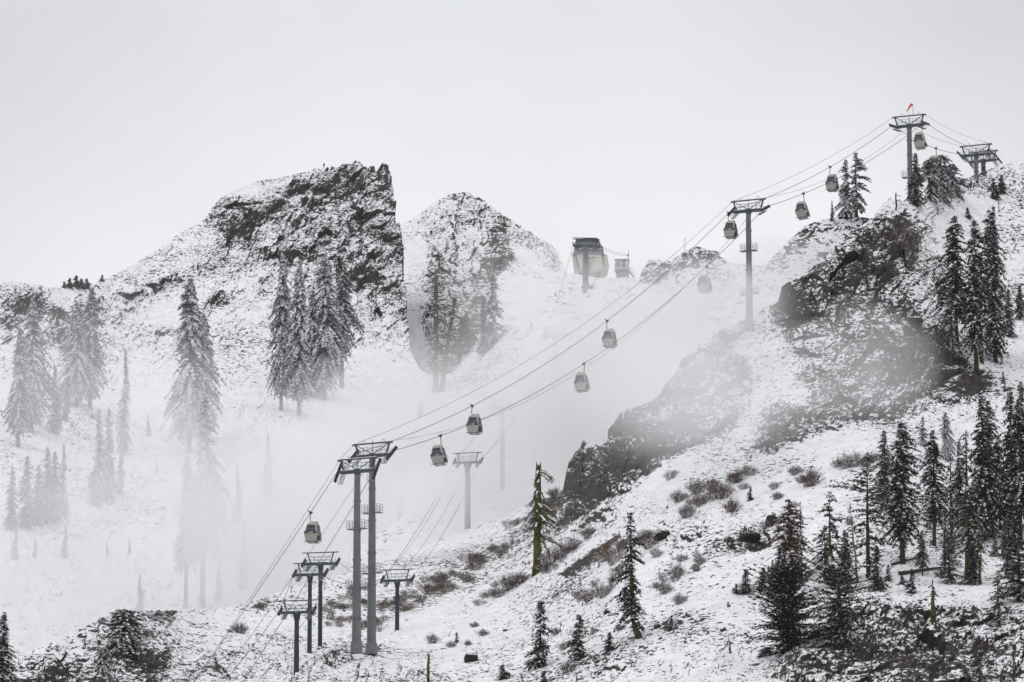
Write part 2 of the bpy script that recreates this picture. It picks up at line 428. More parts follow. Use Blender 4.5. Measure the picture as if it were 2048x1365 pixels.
# upper right crag
CR1 = [(1548,622),(1556,580),(1600,552),(1700,465),(1752,440),(1800,430),(1850,520),(1880,600),(1900,690),(1965,770),(1900,800),(1800,830),(1720,850),(1600,900),(1500,905),(1540,800),(1600,730),(1560,660)]
rk.poly(CR1, 0.95, 22); sl.poly(CR1, 60, 22)
CR2 = [(1126,1050),(1130,950),(1160,885),(1196,896),(1215,885),(1240,832),(1300,800),(1362,716),(1440,665),(1500,650),(1516,700),(1500,790),(1470,870),(1400,925),(1330,965),(1260,1010),(1190,1045)]
rk.poly(CR2, 1.0, 16); sl.poly(CR2, 68, 16)
CR3 = [(1700,1400),(1540,1400),(1580,1300),(1650,1235),(1740,1205),(1850,1215),(1960,1225),(2100,1215),(2100,1400)]
rk.poly(CR3, 0.95, 18); sl.poly(CR3, 62, 18)
CR4 = [(0,1400),(30,1335),(90,1298),(170,1262),(230,1268),(300,1300),(330,1330),(340,1400)]
rk.poly(CR4, 0.75, 22); sl.poly(CR4, 52, 22)
for e in [(1500,1075,70,22,18,0.85),(1380,1075,40,14,30,0.7),(1290,1095,25,22,50,0.7),(960,1310,40,18,10,0.8),(1350,1240,60,14,15,0.6),(700,1330,190,40,5,0.72),(450,1330,110,30,25,0.6),(1170,1340,150,20,10,0.65),
          (1550,1160,60,20,15,0.6),(1460,1310,130,35,10,0.6),(820,1350,120,24,0,0.7),(1950,770,60,30,20,0.7),(1650,880,90,20,15,0.55),(1870,560,60,60,0,0.5),(1980,370,70,20,20,0.5),(2030,560,30,60,0,0.45),
          (1440,960,60,18,25,0.35),(1060,1060,80,30,25,0.45),(2020,790,40,20,20,0.6),(1700,1090,60,20,20,0.5)]:
    rk.ell(*e)
# clean open snow
for e in [(1620,930,130,45,18,0.05),(1000,1250,140,45,35,0.12),(1330,960,120,28,35,0.06),(1900,480,70,40,30,0.08),(2020,700,60,60,0,0.05),(1650,1040,80,50,0,0.1),(860,1240,90,30,45,0.12),(560,1240,60,20,10,0.15),(400,1250,110,18,0,0.1),
          (1480,1230,90,26,10,0.12),(1850,1150,200,22,-2,0.08),(1950,430,80,30,30,0.1),(1240,1150,60,50,30,0.1),(1520,700,40,60,60,0.35),(1560,770,26,70,60,0.3)]:
    rk.ell(*e)
# plateau above the ledge
sl.poly([(1560,1120),(1700,1130),(1860,1140),(2100,1130),(2100,1190),(1850,1195),(1700,1195),(1600,1185)], 22, 16)
sl.poly([(380,1220),(640,1165),(780,1240),(900,1290),(860,1320),(500,1290),(300,1260)], 24, 20)
# bare cliff faces
for e in [(1600,635,32,42,10,0.5),(1625,665,26,30,0,0.6),(1695,690,40,46,0,0.65),(1745,690,28,30,20,0.7),(1935,768,48,22,20,0.95),(1712,555,14,26,-20,0.8),(1780,560,26,16,40,0.7),(1735,515,12,26,-10,0.7),(1830,600,40,12,20,0.5),
          (1290,850,80,60,30,0.72),(1400,870,75,55,25,0.8),(1340,800,45,35,50,0.4),(1165,975,38,60,0,0.35),(1250,930,40,40,30,0.5),(1420,790,60,70,60,0.6),(1455,720,45,40,0,0.35),(1860,690,55,26,20,0.5),(1790,730,50,22,25,0.45),(1720,790,40,30,0,0.35),(1650,800,40,40,0,0.35),
          (1510,1080,36,14,10,0.85),(1560,1040,14,20,0,0.7),(1325,1072,20,14,40,0.8),(945,1318,22,14,40,0.9),(1890,1290,60,40,-40,0.3),(1770,1290,26,60,-35,0.3),(1700,1330,26,40,-35,0.3),(2000,1300,50,60,0,0.3),(1940,1245,60,12,-20,0.4),
          (250,1350,60,20,20,0.5),(120,1345,30,20,0,0.5),(320,1325,14,40,-40,0.7),(1180,1040,40,8,40,0.4),(1832,645,18,16,20,0.9)]:
    br.ell(*e)
for e in [(1290,850,80,60,30,68),(1165,980,40,60,0,64),(1600,645,36,50,10,64),(1700,690,50,46,0,68),(1935,768,50,22,20,76),(1400,880,70,50,25,72)]:
    sl.ell(*e)
br.poly(CR3, 0.28, 20)
# the bare dirt track on the open slope
br.poly([(1116,1152),(1240,1066),(1248,1074),(1132,1157)], 1.7, 7)
# brown brush
for e in [(700,1205,70,45,0,1.0),(860,1180,80,40,30,1.0),(790,1240,60,40,0,0.8),(960,1120,60,24,30,0.9),(1090,1090,80,25,30,0.9),(1250,1100,60,40,30,0.8),(1430,990,80,40,20,0.8),(1190,1190,50,20,10,0.8),(1810,470,30,14,0,0.5),(1000,1190,50,30,35,0.6),(1600,960,60,14,10,0.5),
          (560,1220,60,20,0,0.6),(1580,870,40,20,15,0.6),(520,1340,60,14,0,0.7),(860,1300,60,12,0,0.5),(1080,1290,150,24,0,0.5)]:
    vg.ell(*e)
near_mat = terrain_mat('near_ground', tex=1.15, snow_thr=0.74, dust=1.0, bedding=-28)
near = build_layer('hillside', -70, 2120, 1.6, 600, NEAR_TOP, [(-80,1440),(2130,1440)],
    [(-80,600),(400,600),(700,590),(1000,580),(1500,555),(2130,530)],
    [(-80,612),(30,622),(277,650),(450,690),(650,740),(800,775),(935,797),(1100,800),(1128,770),(1160,752),(1260,748),(1400,756),(1550,768),(1600,775),(1700,790),(1800,806),(1860,822),(1950,850),(2130,885)],
    sl, rk, br, vg, near_mat, 3, amp=0.8, cell=0.75, bed=28, extend=True)

# ---- middle ridge rising to the right behind the hillside
sl2 = Map(34); rk2 = Map(0.28); br2 = Map(0); vg2 = Map(0.15)
rk2.poly([(1540,520),(1610,450),(1680,432),(1750,430),(1750,460),(1640,470),(1560,540)], 0.5, 10)
mid_mat = terrain_mat('ridge_ground', tex=0.8, snow_thr=0.62, dust=0.8, bedding=-30)
build_layer('ridge', 1400, 1900, 2.2, 170, [(1400,640),(1470,590),(1500,560),(1536,525),(1573,487),(1611,454),(1648,439),(1686,434),(1746,436),(1800,425),(1900,400)],
    [(1400,800),(1900,700)], [(1400,800),(1900,830)], [(1400,845),(1536,852),(1650,856),(1750,862),(1900,880)], sl2, rk2, br2, vg2, mid_mat, 23, amp=0.7, cell=0.8, bed=30)

# ---- the saddle with the lift station
sl3 = Map(30); rk3 = Map(0.22); br3 = Map(0); vg3 = Map(0.1)
for e in [(1300,548,34,30,20,0.55),(1385,515,46,26,20,0.5),(1440,555,30,20,-30,0.7),(1160,590,30,10,0,0.6),(1240,600,60,30,-20,0.4),(1180,572,20,6,0,0.8)]: rk3.ell(*e)
for e in [(1305,532,14,6,20,0.25),(1370,522,20,7,30,0.15)]: br3.ell(*e)
sl3.ell(1300,545,40,30,20,46); sl3.ell(1385,520,50,24,20,42)
far_mat2 = terrain_mat('saddle_ground', tex=0.7, snow_thr=0.60, dust=0.7, bedding=-20)
build_layer('snow_saddle', 700, 1720, 2.4, 300, [(700,1110),(800,1040),(900,930),(980,820),(1040,720),(1080,620),(1105,570),(1129,549),(1155,549),(1192,557),(1222,558),(1267,557),(1275,568),(1286,540),(1297,524),(1324,526),(1342,527),(1365,507),(1395,497),(1414,504),(1436,514),(1462,529),(1519,533),(1600,545),(1720,600)],
    [(700,1250),(1000,1150),(1300,900),(1720,760)], [(700,850),(1000,840),(1300,850),(1720,900)], [(700,900),(900,930),(1130,985),(1200,1000),(1400,1010),(1720,1020)], sl3, rk3, br3, vg3, far_mat2, 43, amp=0.8, cell=1.0, bed=15)

# ---- the big crag and the slope below it
sl4 = Map(36); rk4 = Map(0.18); br4 = Map(0); vg4 = Map(0.1)
rk4.poly([(-60,560),(60,560),(170,575),(250,540),(400,450),(470,380),(620,340),(720,320),(780,360),(800,470),(806,560),(815,690),(740,740),(600,720),(450,720),(330,720),(200,730),(60,700),(-60,710)], 0.47, 70)
CR5 = [(424,420),(470,385),(620,345),(690,326),(760,340),(790,400),(800,470),(806,560),(790,610),(700,600),(600,565),(520,530),(440,480)]
rk4.poly(CR5, 0.80, 18); sl4.poly([(424,420),(470,385),(620,345),(690,326),(760,300),(872,300),(872,640),(790,640),(700,600),(600,565),(520,530),(440,480)], 58, 20)
for e in [(700,640,110,60,20,0.62),(610,600,80,26,25,0.6),(350,560,90,12,22,0.75),(440,600,40,10,22,0.85),(250,600,70,22,15,0.6),(90,620,60,22,0,0.6),(20,640,40,30,30,0.8),(160,680,60,20,0,0.5)]: rk4.ell(*e)
for e in [(530,690,90,25,20,0.18),(700,740,80,30,20,0.12),(500,620,40,30,0,0.3),(350,620,60,20,20,0.2),(120,600,30,20,-40,0.08),(600,400,40,10,10,0.3),(540,370,60,8,12,0.1)]: rk4.ell(*e)
for e in [(495,460,24,13,20,0.8),(530,440,24,16,30,0.75),(550,450,14,16,0,0.5),(455,400,30,12,30,0.55),(500,405,16,16,0,0.6),(434,412,10,14,0,0.8),(642,368,12,10,0,0.8),(660,375,10,14,-10,0.8),(700,382,22,12,-5,0.85),(722,366,26,14,-10,0.8),(755,360,16,8,0,0.5),
          (770,410,20,34,20,0.6),(780,450,26,16,30,0.6),(640,405,26,10,10,0.5),(600,420,14,5,20,0.6),(797,500,5,26,0,0.4),(735,545,40,8,25,0.35),(745,545,40,12,25,0.6),(700,580,26,24,20,0.85),(725,555,40,10,25,0.8),(640,520,26,6,25,0.7),(610,500,40,5,25,0.5),
          (300,567,24,7,0,0.9),(335,560,26,6,22,0.85),(420,612,14,9,0,0.9),(445,596,36,6,22,0.85),(265,620,26,6,0,0.6),(240,600,20,4,20,0.5),(75,630,10,8,0,0.8),(40,625,10,6,0,0.6),(12,680,14,14,30,0.9),(690,600,14,22,0,0.6),(390,528,24,4,35,0.6),
          (560,540,40,5,30,0.5),(715,640,26,10,20,0.5),(760,480,40,8,20,0.3),(690,430,60,6,15,0.3),(811,690,10,22,-25,1.0),(790,716,18,6,30,0.9),(758,731,16,4,20,0.7),(806,640,6,26,0,0.8),(215,580,14,4,20,0.6),(120,672,30,5,-5,0.4)]: br4.ell(*e)
far_mat = terrain_mat('crag_ground', tex=0.62, snow_thr=0.70, dust=0.95, rock=(0.020, 0.0185, 0.018), bedding=-25)
build_layer('mountain', -70, 1240, 1.6, 520, [(-70,572),(0,568),(22,562),(49,566),(94,577),(172,575),(202,562),(244,540),(281,521),(319,499),(356,471),(397,450),(416,431),(424,416),(442,396),(469,375),(512,362),(569,352),(621,339),(640,332),(674,336),(689,324),(719,324),(749,332),(762,340),(772,350),(779,366),(784,376),(787,399),(791,404),(793,443),(800,449),(801,492),(806,499),(807,560),(811,572),(813,640),(818,652),(822,700),(838,738),(868,758),(905,748),(950,702),(985,660),(1010,650),(1045,658),(1075,690),(1160,780),(1240,1200)],
    [(-70,1360),(300,1330),(700,1230),(1240,1330)], [(-70,1080),(500,1100),(1240,1150)],
    [(-70,1560),(100,1600),(250,1700),(420,1780),(650,1850),(760,1840),(800,1800),(817,1640),(900,1580),(1000,1580),(1240,1350)], sl4, rk4, br4, vg4, far_mat, 63, amp=1.3, cell=1.55, bed=24, back=36, lateral=0.4, extend=True)

# ---- the smaller peak behind the gully
sl5 = Map(36); rk5 = Map(0.12); br5 = Map(0); vg5 = Map(0.1)
PK = [(826,440),(905,388),(960,396),(1042,454),(1100,490),(1119,525),(1110,560),(1060,560),(1020,590),(990,640),(950,690),(900,760),(850,740),(838,640),(850,560),(845,500)]
rk5.poly(PK, 0.60, 14); sl5.poly([(848,430),(905,360),(960,370),(1042,430),(1150,470),(1160,540),(1110,580),(1060,600),(1020,620),(990,660),(950,710),(900,770),(862,740),(850,640)], 42, 70)
for e in [(1000,620,60,60,40,0.15),(1060,520,50,16,-40,0.15),(880,430,30,20,30,0.35),(828,600,20,180,0,0.0),(1040,560,40,30,0,0.1)]: rk5.ell(*e)
for e in [(1000,475,18,40,-15,1.5),(978,560,22,75,-14,1.6),(948,640,20,55,-25,1.6),(925,695,22,28,-30,1.4),(912,500,8,46,0,1.2),(925,480,14,10,0,0.4),(960,520,6,12,0,0.5),(845,600,7,34,0,0.7),(847,660,8,34,10,0.7),(1046,476,20,9,30,0.6),(1112,515,10,20,0,0.5),(908,396,8,5,0,0.6),(935,398,10,5,30,0.5),(1000,437,22,6,-35,0.5),(888,640,20,40,10,0.35),(920,600,14,30,0,0.3),(940,740,40,16,20,0.4)]: br5.ell(*e)
br5.poly([(985,440),(1012,470),(1030,500),(1000,560),(985,620),(955,670),(905,740),(895,700),(930,640),(950,570),(965,500)], 1.25, 9)
peak_mat = terrain_mat('peak_ground', tex=0.6, snow_thr=0.66, dust=0.9, rock=(0.045, 0.038, 0.033), bedding=50)
build_layer('small_peak', 740, 1320, 1.8, 330, [(740,500),(802,447),(829,435),(847,422),(874,403),(904,388),(934,387),(960,396),(990,416),(1042,454),(1072,476),(1099,489),(1115,505),(1121,528),(1135,552),(1200,600),(1320,680)],
    [(740,900),(1320,900)], [(740,1700),(1320,1600)], [(740,1930),(900,1950),(1100,1900),(1320,1850)], sl5, rk5, br5, vg5, peak_mat, 83, amp=1.2, cell=1.5, bed=-60, back=200)

# ---- valley ground reaching the horizon
gm = terrain_mat('valley_snow', tex=0.3, snow_thr=0.4, dust=0.5)
gx, gy = np.meshgrid(np.linspace(-6000, 6000, 61), np.concatenate([np.linspace(-3000, 3000, 61), np.linspace(3400, 9000, 15)]))
gz = -8 + 4 * fbm(gx / 300, gy / 300, 3, 5) + np.clip((np.hypot(gx, gy) - 2500) / 6000, 0, 1) * 60 - 8
i, j = np.meshgrid(np.arange(gx.shape[0] - 1), np.arange(gx.shape[1] - 1), indexing='ij'); q0 = (i * gx.shape[1] + j).ravel()
g_ = mesh_obj('ground', np.stack([gx, gy, gz], -1).reshape(-1, 3), np.stack([q0, q0 + 1, q0 + gx.shape[1] + 1, q0 + gx.shape[1]], 1), [gm], smooth=True)
g_['kind'] = 'structure'
# lower mountain flanks joining the foot of each slope to the valley ground
def flank(name, lname, mtl):
    L = LAYERS[lname]; foot = L['pos'][0][::12] + np.array([0, -60, -30.0]); rows = []
    for k, t in enumerate(np.linspace(0, 1, 14)):
        e = foot.copy(); e[:, 1] = e[:, 1] - t * 330; e[:, 2] = foot[:, 2] * (1 - t) ** 1.3 + (-22) * (1 - (1 - t) ** 1.3) + 3 * fbm(e[:, 0] / 30, e[:, 1] / 30, 3, 9) * (0 < k)
        rows.append(e)
    A = np.array(rows); nr, nc = A.shape[:2]
    i, j = np.meshgrid(np.arange(nr - 1), np.arange(nc - 1), indexing='ij'); q0 = (i * nc + j).ravel()
    o = mesh_obj(name, A.reshape(-1, 3), np.stack([q0, q0 + nc, q0 + nc + 1, q0 + 1], 1), [mtl], smooth=True)
    o['kind'] = 'structure'
flank('slope', 'hillside', gm)
# ================================================================ MATERIALS FOR THE THINGS
def leafy(name, c, var=0.5):
    m, n, l, out = mat(name)
    b = n.new('ShaderNodeBsdfPrincipled'); b.inputs['Roughness'].default_value = 0.8; b.inputs['Specular IOR Level'].default_value = 0.1
    t = n.new('ShaderNodeTexCoord'); z = n.new('ShaderNodeTexNoise'); z.inputs['Scale'].default_value = 1.6; z.inputs['Detail'].default_value = 5
    l.new(t.outputs['Object'], z.inputs['Vector'])
    r = n.new('ShaderNodeValToRGB')
    r.color_ramp.elements[0].position = 0.3; r.color_ramp.elements[0].color = tuple(x * (1 - var) for x in c) + (1,)
    r.color_ramp.elements[1].position = 0.72; r.color_ramp.elements[1].color = tuple(x * (1 + var) for x in c) + (1,)
    l.new(z.outputs[0], r.inputs[0]); l.new(r.outputs[0], b.inputs['Base Color']); l.new(b.outputs[0], out.inputs['Surface'])
    return m
M_NEED = leafy('fir_needles', (0.025, 0.029, 0.013), 0.6)
M_FROST = leafy('frosted_needles', (0.075, 0.082, 0.082))
M_BROWNN = leafy('brown_needles', (0.16, 0.065, 0.04))
M_PINE = leafy('pine_needles', (0.030, 0.032, 0.014))
M_SNOW = leafy('snow_cover', (0.78, 0.785, 0.80), 0.04)
M_BARK = leafy('bark', (0.062, 0.036, 0.025))
M_GREYBARK = leafy('grey_bark', (0.13, 0.105, 0.085))
M_MOSS = leafy('lichen_bark', (0.070, 0.062, 0.018), 0.7)
M_TWIG = leafy('twigs', (0.095, 0.062, 0.055))
M_TAN = leafy('dry_stems', (0.14, 0.10, 0.072))
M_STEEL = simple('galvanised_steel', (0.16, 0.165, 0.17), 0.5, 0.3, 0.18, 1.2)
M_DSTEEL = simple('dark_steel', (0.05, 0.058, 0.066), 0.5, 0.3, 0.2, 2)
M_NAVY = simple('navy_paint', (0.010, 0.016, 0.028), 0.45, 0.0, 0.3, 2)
M_BLACK = simple('black_rubber', (0.012, 0.012, 0.014), 0.6, 0.0, 0.2)
M_CREAM = simple('cream_paint', (0.37, 0.36, 0.315), 0.4, 0.0, 0.08, 2)
M_GLASS = simple('tinted_window', (0.050, 0.043, 0.064), 0.12, 0.0, 0.3, 2.5)
M_RED = simple('red_emblem', (0.60, 0.05, 0.02), 0.5, 0.0, 0.1)
M_WHITE = simple('white_paint', (0.75, 0.75, 0.76), 0.5, 0.0, 0.05)
M_SHELL = simple('station_shell', (0.60, 0.565, 0.50), 0.5, 0.0, 0.06, 0.5)
M_BLUE = simple('blue_plate', (0.03, 0.06, 0.25), 0.5, 0.0, 0.1)
M_CYAN = simple('cyan_plate', (0.05, 0.28, 0.42), 0.5, 0.0, 0.1)
M_ORANGE = simple('orange_patch', (0.8, 0.35, 0.06), 0.5, 0.0, 0.1)
M_CONC = simple('concrete', (0.30, 0.30, 0.30), 0.9, 0.0, 0.15, 1)

# ================================================================ MESH COLLECTOR
class MB:
    def __init__(s): s.v = []; s.f = []; s.m = []
    def add(s, vs, fs, m=0):
        o = len(s.v); s.v += [tuple(map(float, p)) for p in vs]; s.f += [tuple(i + o for i in f) for f in fs]; s.m += [m] * len(fs)
    def box(s, c, d, m=0, rot=None):
        x, y, z = d[0] / 2, d[1] / 2, d[2] / 2
        vs = [Vector(p) for p in ((-x,-y,-z),(x,-y,-z),(x,y,-z),(-x,y,-z),(-x,-y,z),(x,-y,z),(x,y,z),(-x,y,z))]
        if rot is not None: vs = [rot @ p for p in vs]
        s.add([p + Vector(c) for p in vs], [(0,3,2,1),(4,5,6,7),(0,1,5,4),(1,2,6,5),(2,3,7,6),(3,0,4,7)], m)
    def bar(s, a, b, w, h=None, m=0):
        a, b = Vector(a), Vector(b); d = b - a; q = d.to_track_quat('Y', 'Z').to_matrix()
        s.box((a + b) / 2, (w, d.length, h or w), m, q)
    def tube(s, pts, rad, n=8, m=0, cap=True):
        pts = [Vector(p) for p in pts]; k = len(pts)
        if not hasattr(rad, '__len__'): rad = [rad] * k
        vs = []; ref = None
        for i, p in enumerate(pts):
            d = (pts[min(i + 1, k - 1)] - pts[max(i - 1, 0)]).normalized()
            if ref is None: ref = Vector((0, 1, 0)) if abs(d.y) < 0.8 else Vector((1, 0, 0))
            x = d.cross(ref).normalized(); y = x.cross(d).normalized(); ref = y
            for j in range(n):
                t = 2 * math.pi * j / n; vs.append(p + (x * math.cos(t) + y * math.sin(t)) * rad[i])
        fs = [(i * n + j, i * n + (j + 1) % n, (i + 1) * n + (j + 1) % n, (i + 1) * n + j) for i in range(k - 1) for j in range(n)]
        if cap: fs += [tuple(range(n))[::-1], tuple((k - 1) * n + j for j in range(n))]
        s.add(vs, fs, m)
    def build(s, name, mats, parent=None, smooth=False):
        mats = mats if isinstance(mats, (list, tuple)) else [mats]
        return mesh_obj(name, s.v, s.f, mats, parent, smooth, s.m)

# ================================================================ CONIFERS
def diamonds(p, d, n, l, w, cup=0.0):
    """leaf-shaped faces: p root, d along, n sideways (arrays)"""
    d = d / (np.linalg.norm(d, axis=1, keepdims=True) + 1e-9); n = n - d * (n * d).sum(1, keepdims=True); n = n / (np.linalg.norm(n, axis=1, keepdims=True) + 1e-9)
    l = l[:, None]; w = w[:, None]; mid = p + d * l * 0.45
    vs = np.stack([p, mid + n * w, p + d * l, mid - n * w], 1)
    return vs.reshape(-1, 3)
def trunk_mesh(H, r0, bend, rs, top=0.02, n=8, foot=0.0):
    k = 10; pts = []; rad = []
    for i in range(k + 1):
        t = i / k; pts.append((bend[0] * math.sin(t * 2.6) * (1 - t) + foot * math.exp(-t * 9), bend[1] * math.sin(t * 2.2) * (1 - t), H * t - 0.6 * (i == 0)))
        rad.append(max(top, r0 * (1 - t) ** 0.85 * (1.25 if i == 0 else 1)))
    b = MB(); b.tube(pts, rad, n); return b, pts
def conifer(seed, H=15.0, r=2.0, bare=0.12, gap=0.1, droop=0.45, snow=0.6, dens=1.0, prof='cone', needles=None, trunkm=None, ragged=0.2, step=0.34, upturn=0.0, trunk_r=None, lean=0.0, leaf=1.0, foot=0.0, fine=0.72, pad=1.0, base=0.55):
    g = np.random.default_rng(seed); rs = random.Random(seed)
    tb, tp = trunk_mesh(H, trunk_r or H * 0.0135, (rs.uniform(-.25, .25) + lean, rs.uniform(-.2, .2)), rs, foot=foot)
    Q = []; S = []; zb = H * bare; z = zb
    lobes = [(g.uniform(0, 6.28), g.uniform(0.1, 1), g.uniform(-1, 1)) for _ in range(10)]
    while z < H * 0.985:
        f = (z - zb) / (H - zb)
        if prof == 'cone': L = r * (1 - f) ** 0.75 * min(1, base + f * 3.5)
        elif prof == 'column': L = r * (1 - f ** 1.9) ** 0.8 * min(1, 0.5 + f * 2.6)
        elif prof == 'round': L = r * math.sqrt(max(0, 1 - (1.9 * f - 0.85) ** 2 * 0.95))
        elif prof == 'pine': L = r * (0.35 + 0.8 * math.sin(math.pi * min(1, f * 1.02)) ** 0.8) * (1 - f ** 5)
        L = max(L, 0.16 * r * (1.15 - f) + 0.10)
        nb = int(round(5 * dens)) if rs.random() > .3 else int(round(6 * dens))
        for _ in range(max(2, nb)):
            az = rs.uniform(0, 2 * math.pi)
            lob = 1 + 0.42 * sum(math.cos(az - a) * math.exp(-((f - b_) * 7) ** 2) * c for a, b_, c in lobes)
            if rs.random() < gap: continue
            Lb = L * lob * rs.uniform(1 - ragged * 1.6, 1 + ragged); Lb = max(Lb, 0.15)
            out = np.array([math.cos(az), math.sin(az), 0]); side = np.array([-out[1], out[0], 0])
            up0 = (f - 0.45) * 0.9 + rs.uniform(-.15, .15) + upturn
            m = max(4, int(Lb / 0.125 * leaf)); t = np.linspace(0.12, 1, m) + g.normal(0, .03, m)
            tt = t[:, None]
            x0 = np.interp(z / H, np.linspace(0, 1, len(tp)), [q[0] for q in tp]); y0 = np.interp(z / H, np.linspace(0, 1, len(tp)), [q[1] for q in tp])
            pos = np.array([x0, y0, z]) + out * Lb * tt + np.array([0, 0, 1.0]) * Lb * (up0 * tt - droop * tt ** 2)
            slope = up0 - 2 * droop * t
            along = out[None] + np.array([0, 0, 1.0])[None] * np.clip(slope, -0.75, 1.2)[:, None]
            for sd_ in (-1, 1, 0):
                k = m; jit = g.normal(0, .32, (k, 3)); jit[:, 2] -= 0.25
                d = along * (0.9 if sd_ else 1.0) + side[None] * sd_ * 0.95 + jit
                ll = (0.30 + 0.30 * g.random(k)) * (1.15 - 0.45 * t) * (0.4 + 0.6 * min(1, Lb)) * fine * min(1.6, max(1, H / 16)); ww = ll * g.uniform(0.20, 0.36, k)
                nn = np.cross(d, np.array([0, 0, 1.0])[None]) + g.normal(0, .35, (k, 3))
                Q.append(diamonds(pos + g.normal(0, .04, (k, 3)), d, nn, ll * 1.25, ww))
                sel = g.random(k) < snow * (0.55 if sd_ else 1.0)
                if sel.any():
                    p2 = pos[sel] + np.array([0, 0, 0.05]) + g.normal(0, .03, (sel.sum(), 3)); d2 = along[sel] + side[None] * sd_ * 0.7 + g.normal(0, .2, (sel.sum(), 3)); d2[:, 2] -= 0.15
                    n2 = np.cross(d2, np.array([0, 0, 1.0])[None]) + g.normal(0, .15, (sel.sum(), 3))
                    S.append(diamonds(p2, d2, n2, ll[sel] * 0.95 * pad, ll[sel] * pad * g.uniform(0.36, 0.62, sel.sum())))
        z += step * rs.uniform(0.7, 1.3) * (0.75 if f > 0.8 else 1)
    q = np.concatenate(Q); s_ = np.concatenate(S) if S else np.zeros((0, 3))
    vs = np.concatenate([q, s_]); nq = len(vs) // 4
    fs = np.arange(nq * 4).reshape(-1, 4); mi = np.zeros(nq, int); mi[len(q) // 4:] = 1
    return tb, (vs, fs, mi), H
TREES = {}
def make_tree(key, name='fir_tree', needles=M_NEED, bark=M_BARK, **k):
    tb, (vs, fs, mi), H = conifer(**k)
    root = empty(name)
    tb.build('trunk', bark, root, True)
    mesh_obj('crown', vs, fs, [needles, M_SNOW], root, False, mi)
    TREES[key] = dict(root=root, H=H, used=False); return root
_E = []
def use(key, loc, height, rz, label, cat, group=None, name=None, wide=1.0, lean=(0, 0)):
    t = TREES[key]; o = t['root'] if not t['used'] else copy_tree(t['root']); t['used'] = True
    if name: o.name = name
    s = height / t['H']; o.location = loc; o.scale = (s * wide, s * wide, s)
    o.rotation_euler = (lean[0], lean[1], rz)
    for k_ in ('label', 'category', 'group'):
        if k_ in o: del o[k_]
    tag(o, label, cat, group); return o
for i in range(4): make_tree('frost%d' % i, needles=M_FROST, bark=M_GREYBARK, seed=100 + i, H=24, r=3.6 + 0.3 * i, base=0.3, bare=0.15, gap=0.03, droop=0.6, snow=1.0, prof='column' if i % 2 else 'cone', step=0.46, ragged=0.25, leaf=0.7, trunk_r=0.42, dens=1.45, pad=1.45, fine=0.7)
make_tree('frostlean', needles=M_FROST, bark=M_GREYBARK, seed=131, H=24, r=2.6, bare=0.3, gap=0.1, droop=0.6, snow=0.9, prof='column', step=0.46, ragged=0.35, leaf=0.7, trunk_r=0.45, dens=1.4, pad=1.2, fine=0.7)
for i in range(2): make_tree('slim%d' % i, needles=M_FROST, bark=M_GREYBARK, seed=120 + i, H=16, r=1.35, bare=0.06, gap=0.05, droop=0.8, snow=1.0, pad=1.2, dens=1.2, step=0.38, prof='cone')
for i in range(5): make_tree('dark%d' % i, seed=140 + i, H=15, r=1.85 + 0.15 * i, bare=(0.10, 0.2, 0.06, 0.26, 0.15)[i], gap=0.12, droop=0.5, snow=0.34, step=0.32, fine=0.8, dens=1.15, ragged=0.3, prof=('cone', 'column')[i % 2], trunk_r=0.26)
for i in range(2): make_tree('mossy%d' % i, bark=M_MOSS, seed=160 + i, H=15, r=1.35, bare=0.22, gap=0.36, droop=0.5, snow=0.42, step=0.40, ragged=0.45, prof='column', trunk_r=0.30)
make_tree('curvy', bark=M_MOSS, seed=166, H=12, r=1.35, bare=0.12, gap=0.34, droop=0.55, snow=0.30, step=0.30, ragged=0.45, prof='column', trunk_r=0.26, foot=-1.0, dens=1.1)
for i in range(3): make_tree('young%d' % i, name='fir_sapling', seed=170 + i, H=5, r=1.15, bare=0.07, gap=0.1, droop=0.3, snow=0.34, step=0.19, dens=1.0, trunk_r=0.10)
make_tree('bushy', name='pine_tree', needles=M_NEED, seed=180, H=9, r=3.4, bare=0.04, gap=0.06, droop=0.1, snow=0.10, step=0.22, dens=2.0, prof='round', ragged=0.4, upturn=0.45, trunk_r=0.3, leaf=0.8)
make_tree('bushygrey', name='pine_tree', needles=M_PINE, seed=181, H=9, r=2.6, bare=0.10, gap=0.14, droop=0.2, snow=0.42, step=0.25, dens=1.6, prof='round', ragged=0.45, upturn=0.3, trunk_r=0.28, leaf=0.8)
make_tree('brown', name='dying_fir', needles=M_BROWNN, bark=M_MOSS, seed=182, H=9.5, r=2.6, bare=0.16, gap=0.12, droop=0.3, snow=0.5, step=0.26, dens=1.4, prof='cone', ragged=0.4, trunk_r=0.24)
make_tree('ragged0', name='pine_tree', needles=M_PINE, seed=183, H=14, r=2.6, bare=0.12, gap=0.5, droop=0.15, snow=0.30, step=0.40, prof='pine', ragged=0.5, upturn=0.1, trunk_r=0.26, leaf=0.8)
make_tree('ragged1', name='pine_tree', needles=M_PINE, bark=M_MOSS, seed=184, H=11, r=2.0, bare=0.1, gap=0.45, droop=0.3, snow=0.38, step=0.36, prof='pine', ragged=0.5, trunk_r=0.26)
make_tree('round0', name='round_fir', needles=M_FROST, seed=185, H=6, r=1.9, bare=0.06, gap=0.15, droop=0.55, snow=0.75, step=0.24, prof='round', ragged=0.35, trunk_r=0.2)
make_tree('bush', name='conifer_bush', needles=M_NEED, seed=188, H=5, r=2.2, bare=0.02, gap=0.03, droop=0.35, snow=0.45, pad=1.4, step=0.17, dens=2.0, prof='round', ragged=0.22, upturn=0.0, trunk_r=0.2)
make_tree('sparse', name='frosted_fir', needles=M_FROST, seed=186, H=9, r=1.4, bare=0.18, gap=0.38, droop=0.3, snow=1.0, pad=1.5, step=0.28, prof='column', ragged=0.5, trunk_r=0.26)
